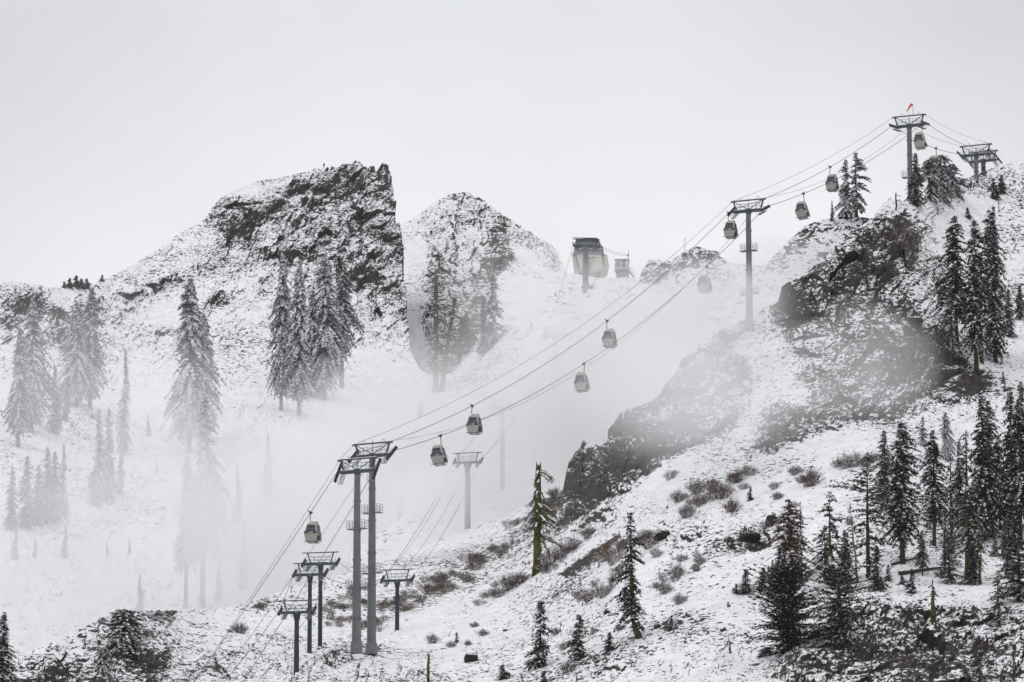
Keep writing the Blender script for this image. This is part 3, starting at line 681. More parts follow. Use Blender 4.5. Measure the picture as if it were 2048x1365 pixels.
make_tree('frostfir', name='frosted_fir', needles=M_FROST, seed=187, H=9, r=1.6, bare=0.12, gap=0.2, droop=0.4, snow=1.0, pad=1.5, step=0.28, prof='cone', ragged=0.4, trunk_r=0.26)

def up(lbl): return lbl
def tree(key, u, vb, vt, label, cat='fir tree', layer='hillside', group=None, wide=1.0, name=None, lean=(0, 0), dD=0.0):
    p, D = ground(layer, u, vb)
    if dD: p = p + Vector((0, dD, 0)); D += dD
    h = (vb - vt) / FPX * D / math.cos(PITCH) * 1.0
    p = p - Vector((0, 0, 0.25))
    return use(key, p, h + 0.25, rng.uniform(0, 6.28), label, cat, group, name, wide, lean)
# ================================================================ WHERE THE TREES STAND
MT = 'mountain'
GL = 'snow laden firs on the far slope'
T = tree
# far slope, left
T('frost1',62,865,600,'tall snow laden fir standing highest at the left edge of the far slope',layer=MT,group=GL,wide=0.85)
T('frost0',36,895,655,'broad snow laden fir at the left edge, just below the tall one',layer=MT,group=GL,wide=0.95)
T('frost2',180,815,572,'snow laden fir with the higher tip of the joined pair above the left slope',layer=MT,group=GL,wide=0.9)
T('frost3',152,812,608,'snow laden fir with the lower tip of the joined pair above the left slope',layer=MT,group=GL,wide=0.9)
T('slim0',108,868,733,'small snow laden fir between the left edge group and the joined pair',layer=MT,group=GL,wide=1.5)
T('slim1',132,842,752,'short thin fir half hidden under the joined pair of snow laden firs',layer=MT,group=GL,wide=1.2)
T('slim0',247,910,698,'slender isolated snow laden fir on open snow beside the joined pair',layer=MT,group=GL,wide=0.85)
T('slim1',240,992,870,'slender pale fir in the fog straight below the isolated slender one',layer=MT,group=GL,wide=1.0)
T('frost1',378,905,552,'massive snow laden fir, tallest of its pair beneath the big crag slope',layer=MT,group=GL,wide=0.80)
T('frost2',405,880,622,'shorter snow laden fir leaning against the massive fir beneath the big crag slope',layer=MT,group=GL,wide=0.85)
T('frostlean',372,1218,905,'fog dimmed giant fir with bare lower trunk, left of two above the near ridge',layer=MT,group=GL,wide=0.75)
T('frostlean',405,1216,790,'fog dimmed giant fir with bare lower trunk, right of two above the near ridge',layer=MT,group=GL,wide=0.75)
T('frost2',563,822,503,'snow laden fir at the left end of the clump below the big crag',layer=MT,group=GL,wide=0.62)
T('frost0',598,832,520,'snow laden fir with the lowest trunk foot in the clump below the big crag',layer=MT,group=GL,wide=0.72)
T('frost1',650,803,508,'grey green snowy fir in the middle of the clump below the big crag',layer=MT,group=GL,wide=0.72)
T('frostlean',684,776,520,'fir with a leaning bare trunk at the right end of the clump below the crag',layer=MT,group=GL,wide=0.95,lean=(0,0.05))
T('frost3',622,795,575,'half hidden fir wedged behind the clump below the big crag',layer=MT,group=GL,wide=0.65)
T('frost1',640,790,640,'low pale fir filling the foot of the clump below the big crag',layer=MT,group=GL,wide=1.0)
T('frostfir',985,690,545,'pale frosted fir in fog at the foot of the small peak',layer=MT,group=GL,wide=1.0)
T('slim0',965,712,590,'smaller pale frosted fir left of the one at the foot of the small peak',layer=MT,group=GL,wide=1.4)
T('young0',1062,634,606,'tiny fir in fog below the shoulder of the small peak',layer=MT)
T('young1',840,836,800,'tiny lone fir in fog below the two dead trunks',layer=MT)
for i,(u,vb,vt,k) in enumerate(((22,1062,935,'dark0'),(52,1058,910,'dark2'),(75,1052,930,'dark4'),(92,1048,893,'dark0'),(107,1046,902,'dark2'),(125,1030,888,'slim1'))):
    T(k,u,vb,vt,('fir at the left end of the dark row on the lower left slope','second fir from the left in the dark row on the lower left slope','third, shorter fir from the left in the lower left dark row','fourth and tallest looking fir in the dark row on the lower left slope','fifth fir from the left in the dark row on the lower left slope','paler fir at the right end of the dark row on the lower left slope')[i],layer=MT,group='row of dark firs on the lower left slope',wide=1.1)
T('slim0',195,1012,815,'fog dimmed narrow fir, left of two between the dark row and the massive fir',layer=MT,group=GL,wide=1.2)
T('slim1',215,1002,812,'fog dimmed narrow fir, right of two between the dark row and the massive fir',layer=MT,group=GL,wide=1.1)
for u,vb,vt,lb in ((296,872,828,'tiny fir left of the foot of the massive fir'),(313,946,918,'tiny fir on open foggy snow below the massive fir'),(214,1110,1080,'tiny fir on foggy snow far below the two narrow firs'),(30,1120,1050,'small faint fir in fog under the dark row at the left edge'),(130,1118,1052,'wide faint fir in fog under the dark row'),(70,1115,1072,'small faint fir in fog between the two under the dark row'),
    (258,1108,1078,'tiny faint fir right of another on the foggy lower slope'),(278,1224,1148,'faint fir in fog just behind the near ridge, beside the dark round bush'),(474,1045,935,'faint pointed fir in deep fog right of the giant firs'),(535,1000,865,'very faint fir in deep fog above the lift towers'),(487,1178,1040,'faint fir with thin bent trunk in fog right of the giant firs'),
    (437,1205,1130,'short faint fir in fog right beside the giant trunks'),(427,1100,970,'faint fir crown in fog overlapping the right giant fir'),(800,1040,968,'very faint fir in fog right of the tall grey towers')):
    T('slim%d'%(u%2),u,vb,vt,lb,layer=MT,wide=1.5 if vb-vt<80 else 1.2,group='faint firs in the valley fog')
for u,vb,vt in ((128,575,563),(140,576,556),(152,577,552),(163,577,558),(172,576,560),(204,563,551)):
    T('young%d'%(u%3),u,vb+1,vt,'low dark fir on the skyline saddle left of the big crag',layer=MT,group='low firs on the left skyline',wide=2.0)
# ridge top, right
T('frostfir',1692,436,316,'frosted fir on the middle ridge, left of the pair by the cables',cat='fir tree',layer='ridge',wide=1.0)
T('sparse',1714,434,304,'sparse frosted fir with a bare top, right of the pair on the middle ridge',layer='ridge',wide=1.0)
T('slim1',1664,441,400,'tiny frosted fir beside the pair on the middle ridge',layer='ridge',wide=1.4)
T('dark2',1833,412,304,'dark snowy fir in front of the highest gondola tower',wide=1.45)
T('round0',1862,402,318,'rounded snowy fir just right of the highest tower',wide=0.9)
T('round0',1884,398,308,'tallest rounded snowy fir, hiding part of a gondola cabin',wide=0.95)
T('round0',1904,388,330,'rounded snowy fir at the right end of the ridge top clump',wide=1.35)
T('dark4',1969,352,320,'small dark leaning fir against the far right twin towers',wide=1.0,lean=(0,0.15))
T('young1',1987,397,364,'lower dark squat fir on the slope under the twin towers',wide=1.9)
T('young2',2004,386,350,'upper dark squat fir on the slope under the twin towers',wide=1.5)
T('young0',1936,437,416,'tiny snow covered fir above the right hand tree clump',wide=1.7)
# right clump below the ridge
GC='tall firs of the right clump'
T('dark3',1914,693,427,'tall fir at the left of the right clump, bare dark trunk foot',group=GC,wide=1.0)
T('mossy0',1906,727,560,'shorter fir with a pale bare lower trunk at the left foot of the right clump',group=GC,wide=1.1)
T('dark1',1952,746,436,'tall fir standing lowest in the right clump with a reddish trunk foot',group=GC,wide=0.85)
T('dark3',1983,708,418,'tallest dense fir in the middle of the right clump',group=GC,wide=0.85)
T('dark0',1992,727,408,'fir with a bare forked tip at the back of the right clump',group=GC,wide=0.75)
T('mossy1',1963,727,505,'thin shorter fir between the trunks of the right clump',group=GC,wide=0.9)
T('dark2',2018,672,575,'short fir at the right side of the right clump',group=GC,wide=1.2)
T('dark4',2040,640,572,'small dark fir at the right edge beside the tall clump',group=GC,wide=1.4)
T('young0',2007,766,742,'tiny fir on the snow below the right clump')
T('young1',2010,783,764,'tiny fir just above the lower right forest')
# lower right forest
GF='firs of the lower right forest'
T('dark2',1770,1003,860,'dark fir left of the tall conical one in the lower right forest',group=GF,wide=1.25)
T('dark1',1806,1128,843,'tall dense conical fir with a straight reddish trunk in the lower right forest',group=GF,wide=1.12)
T('dark3',1868,1092,860,'narrow fir with a bent bare trunk, right of the tall conical fir',group=GF,wide=1.0)
T('frostfir',1847,892,834,'small hazy frosted fir behind the narrow fir',group=GF,wide=1.0)
T('frost3',1892,918,822,'hazy slender frosted fir behind the lower right forest',group=GF,wide=0.9)
T('dark4',1968,1082,783,'tall fir with a mossy trunk and snowy top in the lower right forest',group=GF,wide=0.95)
T('mossy0',1936,1160,862,'tall yellow mossy trunked fir in the middle of the lower right forest',group=GF,wide=1.2)
T('mossy1',1949,1158,950,'second mossy trunked fir close behind the first in the lower right forest',group=GF,wide=1.0)
T('mossy1',1903,1082,905,'thin mossy fir left of the two mossy trunks',group=GF,wide=1.0)
T('dark0',2024,1062,770,'tall snowy topped fir near the right edge of the lower right forest',group=GF,wide=1.0)
T('dark1',2001,1060,868,'fir squeezed between two taller ones near the right edge',group=GF,wide=0.9)
T('dark3',2042,1085,800,'tall dark fir at the right edge of the forest',group=GF,wide=0.85)
T('dark2',1984,1075,915,'dark fir with several thin stems behind the mossy trunks',group=GF,wide=0.8)
T('young1',2030,1088,990,'short dark fir at the forest edge low on the right',group=GF,wide=0.9)
T('young2',2010,1094,1040,'small fir beside the fallen log at the right',group=GF,wide=0.9)
T('young0',1991,1114,1062,'small bare stemmed fir between forest and ledge on the right',group=GF,wide=0.8)
T('ragged0',1737,1157,905,'ragged olive green pine with a straight dark trunk and bare tip')
T('ragged1',1662,1172,983,'ragged pine with a mossy trunk beside the brown fir')
T('brown',1578,1165,1000,'dying fir with rust brown snowy needles',wide=1.25)
T('mossy0',1602,1160,1006,'mossy trunked fir with a crooked top beside the rust brown one',wide=0.8)
T('dark2',1560,1180,1090,'dark low fir under the rust brown crown',wide=1.5)
T('bushy',1578,1305,1140,'broad dark bushy pine on a rock step at the lower right',cat='pine tree',wide=1.0)
T('bushygrey',1678,1292,1138,'greyish snowy bushy pine with forked trunk on the rock ledge',cat='pine tree',wide=1.05)
T('dark4',1690,1180,1060,'dense dark fir behind the greyish bushy pine',wide=1.5)
for u,vb,vt,lb,k,w in ((1493,1188,1140,'middle of three small dark firs left of the bushy pine','young0',1.6),(1527,1180,1134,'right and highest of three small dark firs left of the bushy pine','young1',1.4),(1472,1188,1168,'smallest of three small dark firs left of the bushy pine','young2',1.7),
    (1752,1182,1093,'slim snowy fir right of the ragged pine on the plateau','young2',1.1),(1776,1164,1131,'small cone shaped fir on the plateau right of the ragged pine','young0',1.3),(1824,1188,1138,'small dark fir on the brink of the plateau','young1',1.1),(1845,1152,1062,'thin snowy fir with a crooked trunk beside the fallen log','dark3',1.1),
    (1803,1168,1150,'tiny bush like fir on the plateau edge','young2',2.0),(1262,1283,1024,'curved dark fir standing alone in the middle of the open slope','curvy',1.15),(1083,1336,1205,'larger of two slim firs low in the middle of the slope','young0',0.95),(1158,1321,1231,'smaller of two slim firs low in the middle of the slope','young1',1.15),
    (1215,1313,1276,'small leaning fir beside the curved dark fir','young2',1.8),(1343,1257,1232,'tiny fir on the snow right of the curved dark fir','young1',1.3),(1456,1214,1203,'tiny dark seedling on the snow below the rock band','young2',1.6),(914,1286,1266,'tiny dark fir right of the small navy tower','young0',1.3),
    (1501,1002,974,'tiny bent fir on the open slope above the rocks','young2',1.2),(1005,1358,1328,'low green bush like fir at the bottom edge','young1',2.2),(1088,1372,1345,'low dark fir cut by the bottom edge below the two slim firs','young2',2.0),(1900,1168,1073,'broad dark mossy fir at the front of the lower right forest','bushygrey',0.85),
    (1945,1168,1085,'bushy snowy fir at the foot of the mossy trunks','dark2',1.9),(1998,1252,1142,'dark ragged fir rooted on the rock ledge at the right','ragged1',1.1),(2040,1205,1075,'large dark bushy fir at the right edge above the ledge','bushygrey',1.1),(6,1420,1226,'dark fir cut by the left edge at the bottom','dark4',1.3),
    (247,1300,1222,'dark round snow capped bush on the lower left hump','bush',0.95),(206,1358,1300,'dark bush hanging on the rocks below the round one','bush',0.6),(1535,1312,1296,'low green bush under the broad dark pine','bush',1.6),(1960,1365,1300,'dark scrubby fir on the rock face at the bottom right','ragged1',1.3)):
    T(k,u,vb,vt,lb,wide=w,cat='fir tree',name='conifer_bush' if 'bush' in k else 'fir_tree')

for u,vb,vt,k,w,lb in ((1920,1050,880,'dark2',1.0,'dark fir in the back row left of the tall snowy topped fir'),(1978,1000,800,'dark1',.9,'tall dark fir in the back row just right of the tall mossy fir'),(2046,1010,760,'dark4',.8,'dark fir at the far right edge, highest tip of the lower forest'),
    (1960,1168,1010,'mossy0',1.0,'short mossy fir at the front between the two mossy trunks and the log'),(1890,1140,1010,'mossy1',1.0,'sparse mossy fir in front of the thin mossy one'),(2016,1150,1030,'dark2',1.0,'dark fir in front of the right edge group'),(1650,1165,1050,'ragged1',1.0,'low ragged fir left of the ragged mossy pine'),
    (1700,1290,1190,'ragged1',1.0,'thin snowy fir touching the right side of the greyish bushy pine'),(1545,1192,1120,'dark2',1.3,'dark low fir left of the rust brown fir foot')):
    T(k,u,vb,vt,lb,wide=w,group=GF)
# ---- dead trees
def snag(name, u, vb, vt, label, wpx, bark, seed, layer='hillside', nbr=26, blen=2.2, lean=0.0, droopy=1.2, snowy=True, zlo=0.3, broken=True, curve=0.0, side=0.0):
    p, D = ground(layer, u, vb); rs = random.Random(seed)
    H = (vb - vt) / FPX * D / math.cos(PITCH); r = wpx / FPX * D / 2
    root = empty(name, p - Vector((0, 0, 0.3)), 0)
    b = MB(); pts = []; k = 9
    for i in range(k + 1):
        t = i / k; pts.append(Vector((lean * H * t + curve * math.sin(t * 3) * (1 - t) + rs.uniform(-.05, .05), rs.uniform(-.05, .05), (H + .3) * t)))
    b.tube(pts, [r * (1.25 if i == 0 else 1) * (1 - (0.35 if broken else 0.85) * i / k) for i in range(k + 1)], 9)
    if broken:
        for j in range(4):
            a = j * 1.6; b.tube([pts[-1] + Vector((math.cos(a) * r * .4, math.sin(a) * r * .4, -.1)), pts[-1] + Vector((math.cos(a) * r * .5, math.sin(a) * r * .5, rs.uniform(.2, .7) * r * 2))], [r * .25, .01], 4)
    b.build('trunk', bark, root, True)
    c = MB(); s_ = MB()
    for i in range(nbr):
        t = rs.uniform(zlo, 0.97); q = pts[0].lerp(pts[-1], t); az = rs.uniform(0, 6.28); L = blen * rs.uniform(.35, 1.0) * (1.2 - 0.5 * t)
        o = Vector((math.cos(az) + side, math.sin(az) * .7, 0)); bp = []
        for j in range(6):
            f = j / 5; bp.append(q + o * L * f + Vector((rs.uniform(-.06, .06) * L, rs.uniform(-.06, .06) * L, L * (0.15 * f - droopy * 0.6 * f * f) + rs.uniform(-.05, .05) * L)))
        rr = r * 0.22 + 0.018; c.tube(bp, [rr * (1 - .75 * j / 5) for j in range(6)], 5)
        for j in (2, 3, 4):
            for _ in range(2):
                e = bp[j] + Vector((rs.uniform(-1, 1), rs.uniform(-1, 1), rs.uniform(-1.2, .3) * droopy)) * L * 0.22
                c.tube([bp[j], e], [rr * .5, .008], 4)
        if snowy and rs.random() < .7:
            for j in range(4): c.box((bp[j] + bp[j + 1]) / 2 + Vector((0, 0, rr)), ((bp[j + 1] - bp[j]).length * .9, rr * 1.6, rr * 0.9), 1, (bp[j + 1] - bp[j]).to_track_quat('X', 'Z').to_matrix())
    if nbr: c.build('branches', [bark, M_SNOW], root)
    tag(root, label, 'dead tree'); return root
snag('dead_tree',1074,1148,934,'broken topped dead tree with yellow green mossy trunk and drooping bare branches',17,M_MOSS,5,nbr=64,blen=3.0,lean=0.02,droopy=1.3,side=0.25)
snag('dead_tree',873,783,541,'taller of two grey dead trunks below the small peak',12,M_GREYBARK,6,layer=MT,nbr=80,blen=4.2,droopy=.7,zlo=.22)
snag('dead_tree',882,783,600,'shorter leaning dead trunk crossing behind the taller one below the small peak',11,M_GREYBARK,7,layer=MT,nbr=70,blen=4.5,lean=0.14,droopy=.6,zlo=.2)
snag('dead_tree',1793,421,386,'thin dead pole with one side branch on the skyline',4,M_BARK,8,nbr=3,blen=1.4,droopy=.1,side=1.5,zlo=.6)
snag('dead_tree',1717,1166,1006,'grey leaning dead trunk leaning beside the ragged olive pine',6,M_GREYBARK,9,nbr=16,blen=.9,lean=-0.09,broken=False)
snag('dead_tree',1867,1244,1160,'short broken mossy snag standing on the rock ledge',13,M_MOSS,10,nbr=12,blen=1.1,broken=False)
snag('dead_tree',857,1372,1310,'mossy broken stump at the bottom edge below the lift towers',7,M_MOSS,11,nbr=2,blen=.5)
snag('dead_tree',1462,1307,1270,'thin dead stick on the lower slope left of the broad dark pine',5,M_BARK,12,nbr=5,blen=.4,lean=-0.1,broken=False)
snag('dead_tree',1942,374,360,'tiny dead stump on the slope left of the twin towers',5,M_BARK,13,nbr=0,blen=.4)
snag('dead_tree',2008,1113,1098,'short brown stump beside the fallen log at the right',11,M_BARK,14,nbr=0)
snag('dead_tree',1997,425,403,'thin bare tip standing above the right clump',3,M_BARK,15,nbr=3,blen=.6,broken=False)
def log_(u0,v0,u1,v1,label,wpx):
    a,D=ground('hillside',u0,v0); b_,_=ground('hillside',u1,v1); m=MB(); r=wpx/FPX*D/2
    m.tube([a+Vector((0,-.2,r*.6)),(a+b_)/2+Vector((0,-.2,r*.7)),b_+Vector((0,-.2,r*.5))],[r,r*.85,r*.6],8); o=m.build('fallen_log',M_BARK,None,True); tag(o,label,'log')
log_(1800,1152,1882,1138,'long reddish fallen log lying on the plateau below the tall conical fir',8)
log_(1783,1130,1835,1118,'thin dark fallen log at the foot of the tall conical fir',5)
log_(2012,1080,2048,1100,'snowy fallen log at the right edge beside the small fir',8)

# ================================================================ SHRUBS
def shrub_mesh(seed, W=2.6, H=1.5, n=90, m=None):
    rs = random.Random(seed); V_, F_, I_ = [], [], []
    def rib(a, b, w, mi):
        d = b - a; s = d.cross(Vector((rs.uniform(-1, 1), -1.5, rs.uniform(-1, 1)))).normalized() * w; k = len(V_)
        V_.extend([a - s, a + s, b + s * .3, b - s * .3]); F_.append((k, k + 1, k + 2, k + 3)); I_.append(mi)
    for i in range(n):
        az = rs.uniform(0, 6.28); sp = rs.random() ** .6; x0 = Vector((math.cos(az), math.sin(az), 0)) * W * .28 * rs.random()
        tip = Vector((math.cos(az) * W / 2 * sp, math.sin(az) * W / 2 * sp, H * (1 - .5 * sp * sp) * rs.uniform(.6, 1.05)))
        q = x0; K = 4
        for j in range(1, K + 1):
            f = j / K; t = x0.lerp(tip, f) + Vector((rs.uniform(-.06, .06), rs.uniform(-.06, .06), .12 * math.sin(f * 3)))
            rib(q, t, .022 * (1.2 - .7 * f), 0)
            if rs.random() < .22: rib(q + Vector((0, -.02, .03)), t + Vector((0, -.02, .03)), .028, 1)
            if j > 1:
                for _ in range(2): rib(t, t + Vector((rs.uniform(-.3, .3), rs.uniform(-.3, .3), rs.uniform(.05, .35))), .012, 0)
            q = t
    return np.array([tuple(v) for v in V_]), np.array(F_), np.array(I_)
SH = {}
def shrub(kind, u, v, wpx, label, group, layer='hillside'):
    p, D = ground(layer, u, v)
    if kind not in SH:
        vs, fs, mi = shrub_mesh(hash(kind) % 97 if False else sum(map(ord, kind)), 2.6, 1.35, 110)
        o = mesh_obj('bare_shrub', vs, fs, [M_TAN if kind.startswith('t') else M_TWIG, M_SNOW], None, False, mi); SH[kind] = o
    else:
        o = SH[kind].copy(); COL.objects.link(o)
    s = wpx / FPX * D / 2.6; o.location = p - Vector((0, 0, .12)); o.scale = (s, s, s * rng.uniform(.85, 1.25)); o.rotation_euler = (0, 0, rng.uniform(0, 6.28))
    tag(o, label, 'shrub', group); return o
PATCHES = [
 ('bare purplish shrub in the band on the open slope right of the foggy crag foot', 'shrubs below the foggy crag', [(1395,985,60),(1440,992,64),(1375,1030,48),(1410,1000,40),(1470,962,48),(1500,948,40),(1465,1020,44),(1360,1000,44),(1425,970,40),(1488,975,30)]),
 ('bare grey shrub on the clean snow left of the lower right forest', 'shrubs on the clean snow', [(1590,945,38),(1622,968,56),(1606,962,34),(1555,995,34),(1548,975,26)]),
 ('bare dark shrub in the thicket behind the ragged olive pine', 'thicket behind the pine', [(1690,932,50),(1712,928,56),(1738,922,36),(1755,918,30),(1676,930,34)]),
 ('bare shrub in the row beside and below the mossy dead tree', 'shrubs by the mossy dead tree', [(1100,1128,60),(1125,1112,56),(1150,1095,44),(1020,1175,60),(1045,1162,50),(995,1190,50),(1175,1072,40),(1090,1140,40)]),
 ('reddish shrub in the patch left of the curved dark fir top', 'reddish shrubs by the curved fir', [(1210,1118,54),(1240,1108,50),(1225,1125,44)]),
 ('bare shrub on the snow between the dirt track and the curved dark fir', 'shrubs left of the curved fir', [(1180,1198,56),(1205,1190,48)]),
 ('round bare shrub in the loose group right of the curved dark fir', 'shrubs right of the curved fir', [(1330,1183,44),(1361,1204,36),(1357,1148,42),(1300,1090,44),(1312,1110,36),(1400,1125,34),(1392,1138,26)]),
 ('small bare shrub scattered around the two slim firs low on the slope', 'shrubs around the slim firs', [(1112,1266,30),(1125,1296,22),(1190,1262,24),(1240,1258,26),(1135,1340,40),(1060,1330,26)]),
 ('small bare shrub on the slope right of the small navy tower', 'shrubs right of the navy tower', [(865,1282,36),(903,1292,26),(967,1268,30),(948,1252,22),(935,1288,20)]),
 ('reddish shrub on the rim of the upper right crag', 'shrubs on the upper right crag', [(1800,478,50),(1822,482,44),(1790,462,36),(1806,492,40),(1835,476,30)]),
 ('pale snowy shrub among the boulders of the right crag', 'shrubs among the boulders', [(1768,688,34),(1885,570,32),(1880,590,28),(1850,690,40),(1760,672,24),(1870,680,36)]),
 ('dark reddish shrub under the rounded firs on the ridge top', 'shrubs under the ridge firs', [(1900,392,36),(1880,400,30),(1918,384,26)]),
 ('tan and brown shrub on the slope below the fog dimmed tower', 'shrubs below the foggy tower', [(950,1138,44),(985,1100,30),(1004,1108,30),(1012,1095,24),(962,1124,30),(935,1160,34),(895,1180,36)]),
 ('small dark shrub on the crest left of the lift towers', 'shrubs on the left crest', [(480,1262,42),(520,1216,30),(430,1338,30),(290,1268,26),(340,1240,20)]),
 ('pale dry shrub in the haze at the foot of the big foggy crag', 'dry shrubs at the crag foot', [(1560,880,36),(1580,866,30),(1340,955,30),(1350,945,24),(1110,985,40),(1125,1010,36),(1105,1030,36)]),
 ('small twiggy shrub between rocks and forest at the lower right', 'shrubs near the small dark firs', [(1530,1060,30),(1700,1045,26),(1745,1215,22),(1590,1010,22),(1880,1150,30)]),
]
for k,(lb,gr,pts) in enumerate(PATCHES):
    for j,(u,v,w) in enumerate(pts): shrub(('t' if k in (4,12,14) else 'p')+'abcd'[(j+k)%4],u,v+4,w,lb,gr)
# the dense brush nobody could count, behind and beside the towers
vv,ff,mm_=[],[],[];off=0
sm=[shrub_mesh(700+i,2.2,1.1,60) for i in range(4)]
def in_brush():
    out=[]
    for (u0,v0,u1,v1,w,n) in ((650,1250,730,1190,28,26),(770,1230,890,1165,22,34),(880,1175,960,1115,16,18),(1230,1100,1290,1085,14,6),(960,1200,1080,1140,12,10),(690,1270,780,1250,10,8),(1020,1060,1120,1030,16,12),(1370,1020,1500,950,14,16),(1230,1110,1300,1080,10,8),(1085,1150,1185,1075,10,12),(1150,1200,1240,1160,16,8),(1300,1180,1400,1120,24,8)):
        for _ in range(n):
            t=rng.random(); out.append((u0+(u1-u0)*t+rng.uniform(-w,w)*.6,v0+(v1-v0)*t+rng.uniform(-w,w),rng.uniform(20,34)))
    return out
for (u,v,w) in in_brush():
    p,D=ground('hillside',u,v); vs,fs,mi=sm[rng.randrange(4)]; s=w/FPX*D/2.2; a=rng.uniform(0,6.28); R_=np.array([[math.cos(a),-math.sin(a),0],[math.sin(a),math.cos(a),0],[0,0,1]])
    vv.append(vs@R_.T*s+np.array(p)-np.array([0,0,.1])); ff.append(fs+off); mm_.append(np.where(mi==1,2,rng.randrange(2))); off+=len(vs)
o=mesh_obj('brushwood',np.concatenate(vv),np.concatenate(ff),[M_TWIG,M_TAN,M_SNOW],None,False,np.concatenate(mm_)); tag(o,'tangle of leafless brown brush on the slope behind the lift towers','brush',kind='stuff')
# ================================================================ LIFT TOWERS, CABLES, CABINS
def basket(b, x, z, w=.85, d=.9, h=.9, m=0):
    s = 1 if x > 0 else -1; r = .028
    b.box((x + s * w / 2, 0, z), (w, d, .07), m)
    for yy in (-d / 2, d / 2):
        for k in range(3): b.bar((x, yy, z + h * (k + 1) / 3), (x + s * w, yy, z + h * (k + 1) / 3), r, m=m)
        for k in (0, .5, 1): b.bar((x + s * w * k, yy, z), (x + s * w * k, yy, z + h), r, m=m)
    for k in range(3): b.bar((x + s * w, -d / 2, z + h * (k + 1) / 3), (x + s * w, d / 2, z + h * (k + 1) / 3), r, m=m)
def sheaves(root, x, z, pitch, n=8, gap=.42, r=.2, lift=0.0):
    """a train of wheels under the rope, with its beam and catwalk"""
    R = Matrix.Rotation(pitch, 3, 'X'); b = MB(); c = Vector((x, 0, z)); L = n * gap
    b.bar(c + R @ Vector((.12, -L / 2, 0)), c + R @ Vector((.12, L / 2, 0)), .08, .16)
    b.bar(c + R @ Vector((.12, 0, 0)), c + Vector((-.25 * (1 if x > 0 else -1), 0, -.1)), .2, .2)
    f = b.build('sheave_beam', M_DSTEEL, root)
    for k in range(n):
        w = MB(); q = c + R @ Vector((0, (k - (n - 1) / 2) * gap, .10)); w.tube([q + Vector((-.06, 0, 0)), q + Vector((.06, 0, 0))], r, 10); w.build('wheel', M_BLACK, f)
    k_ = MB(); s = 1 if x > 0 else -1
    xx = x - s * .55; p0 = Vector((xx, 0, z - .25))
    for yy in (-1, 1):
        pass
    for t in np.linspace(-1, 1, 11): k_.bar(p0 + R @ Vector((-.21, t * L / 2.4, -.3)), p0 + R @ Vector((.21, t * L / 2.4, -.3)), .05)
    for sx in (-.21, .21): k_.bar(p0 + R @ Vector((sx, -L / 2.4, -.3)), p0 + R @ Vector((sx, L / 2.4, -.3)), .05)
    for sx in (-.21, .21):
        for hh in (.35, .7): k_.bar(p0 + R @ Vector((sx, -L / 2.4, hh - .3)), p0 + R @ Vector((sx, L / 2.4, hh - .3)), .03)
        for t in (-1, -.3, .3, 1): k_.bar(p0 + R @ Vector((sx, t * L / 2.4, -.3)), p0 + R @ Vector((sx, t * L / 2.4, .4)), .03)
    k_.build('catwalk', M_STEEL, root)
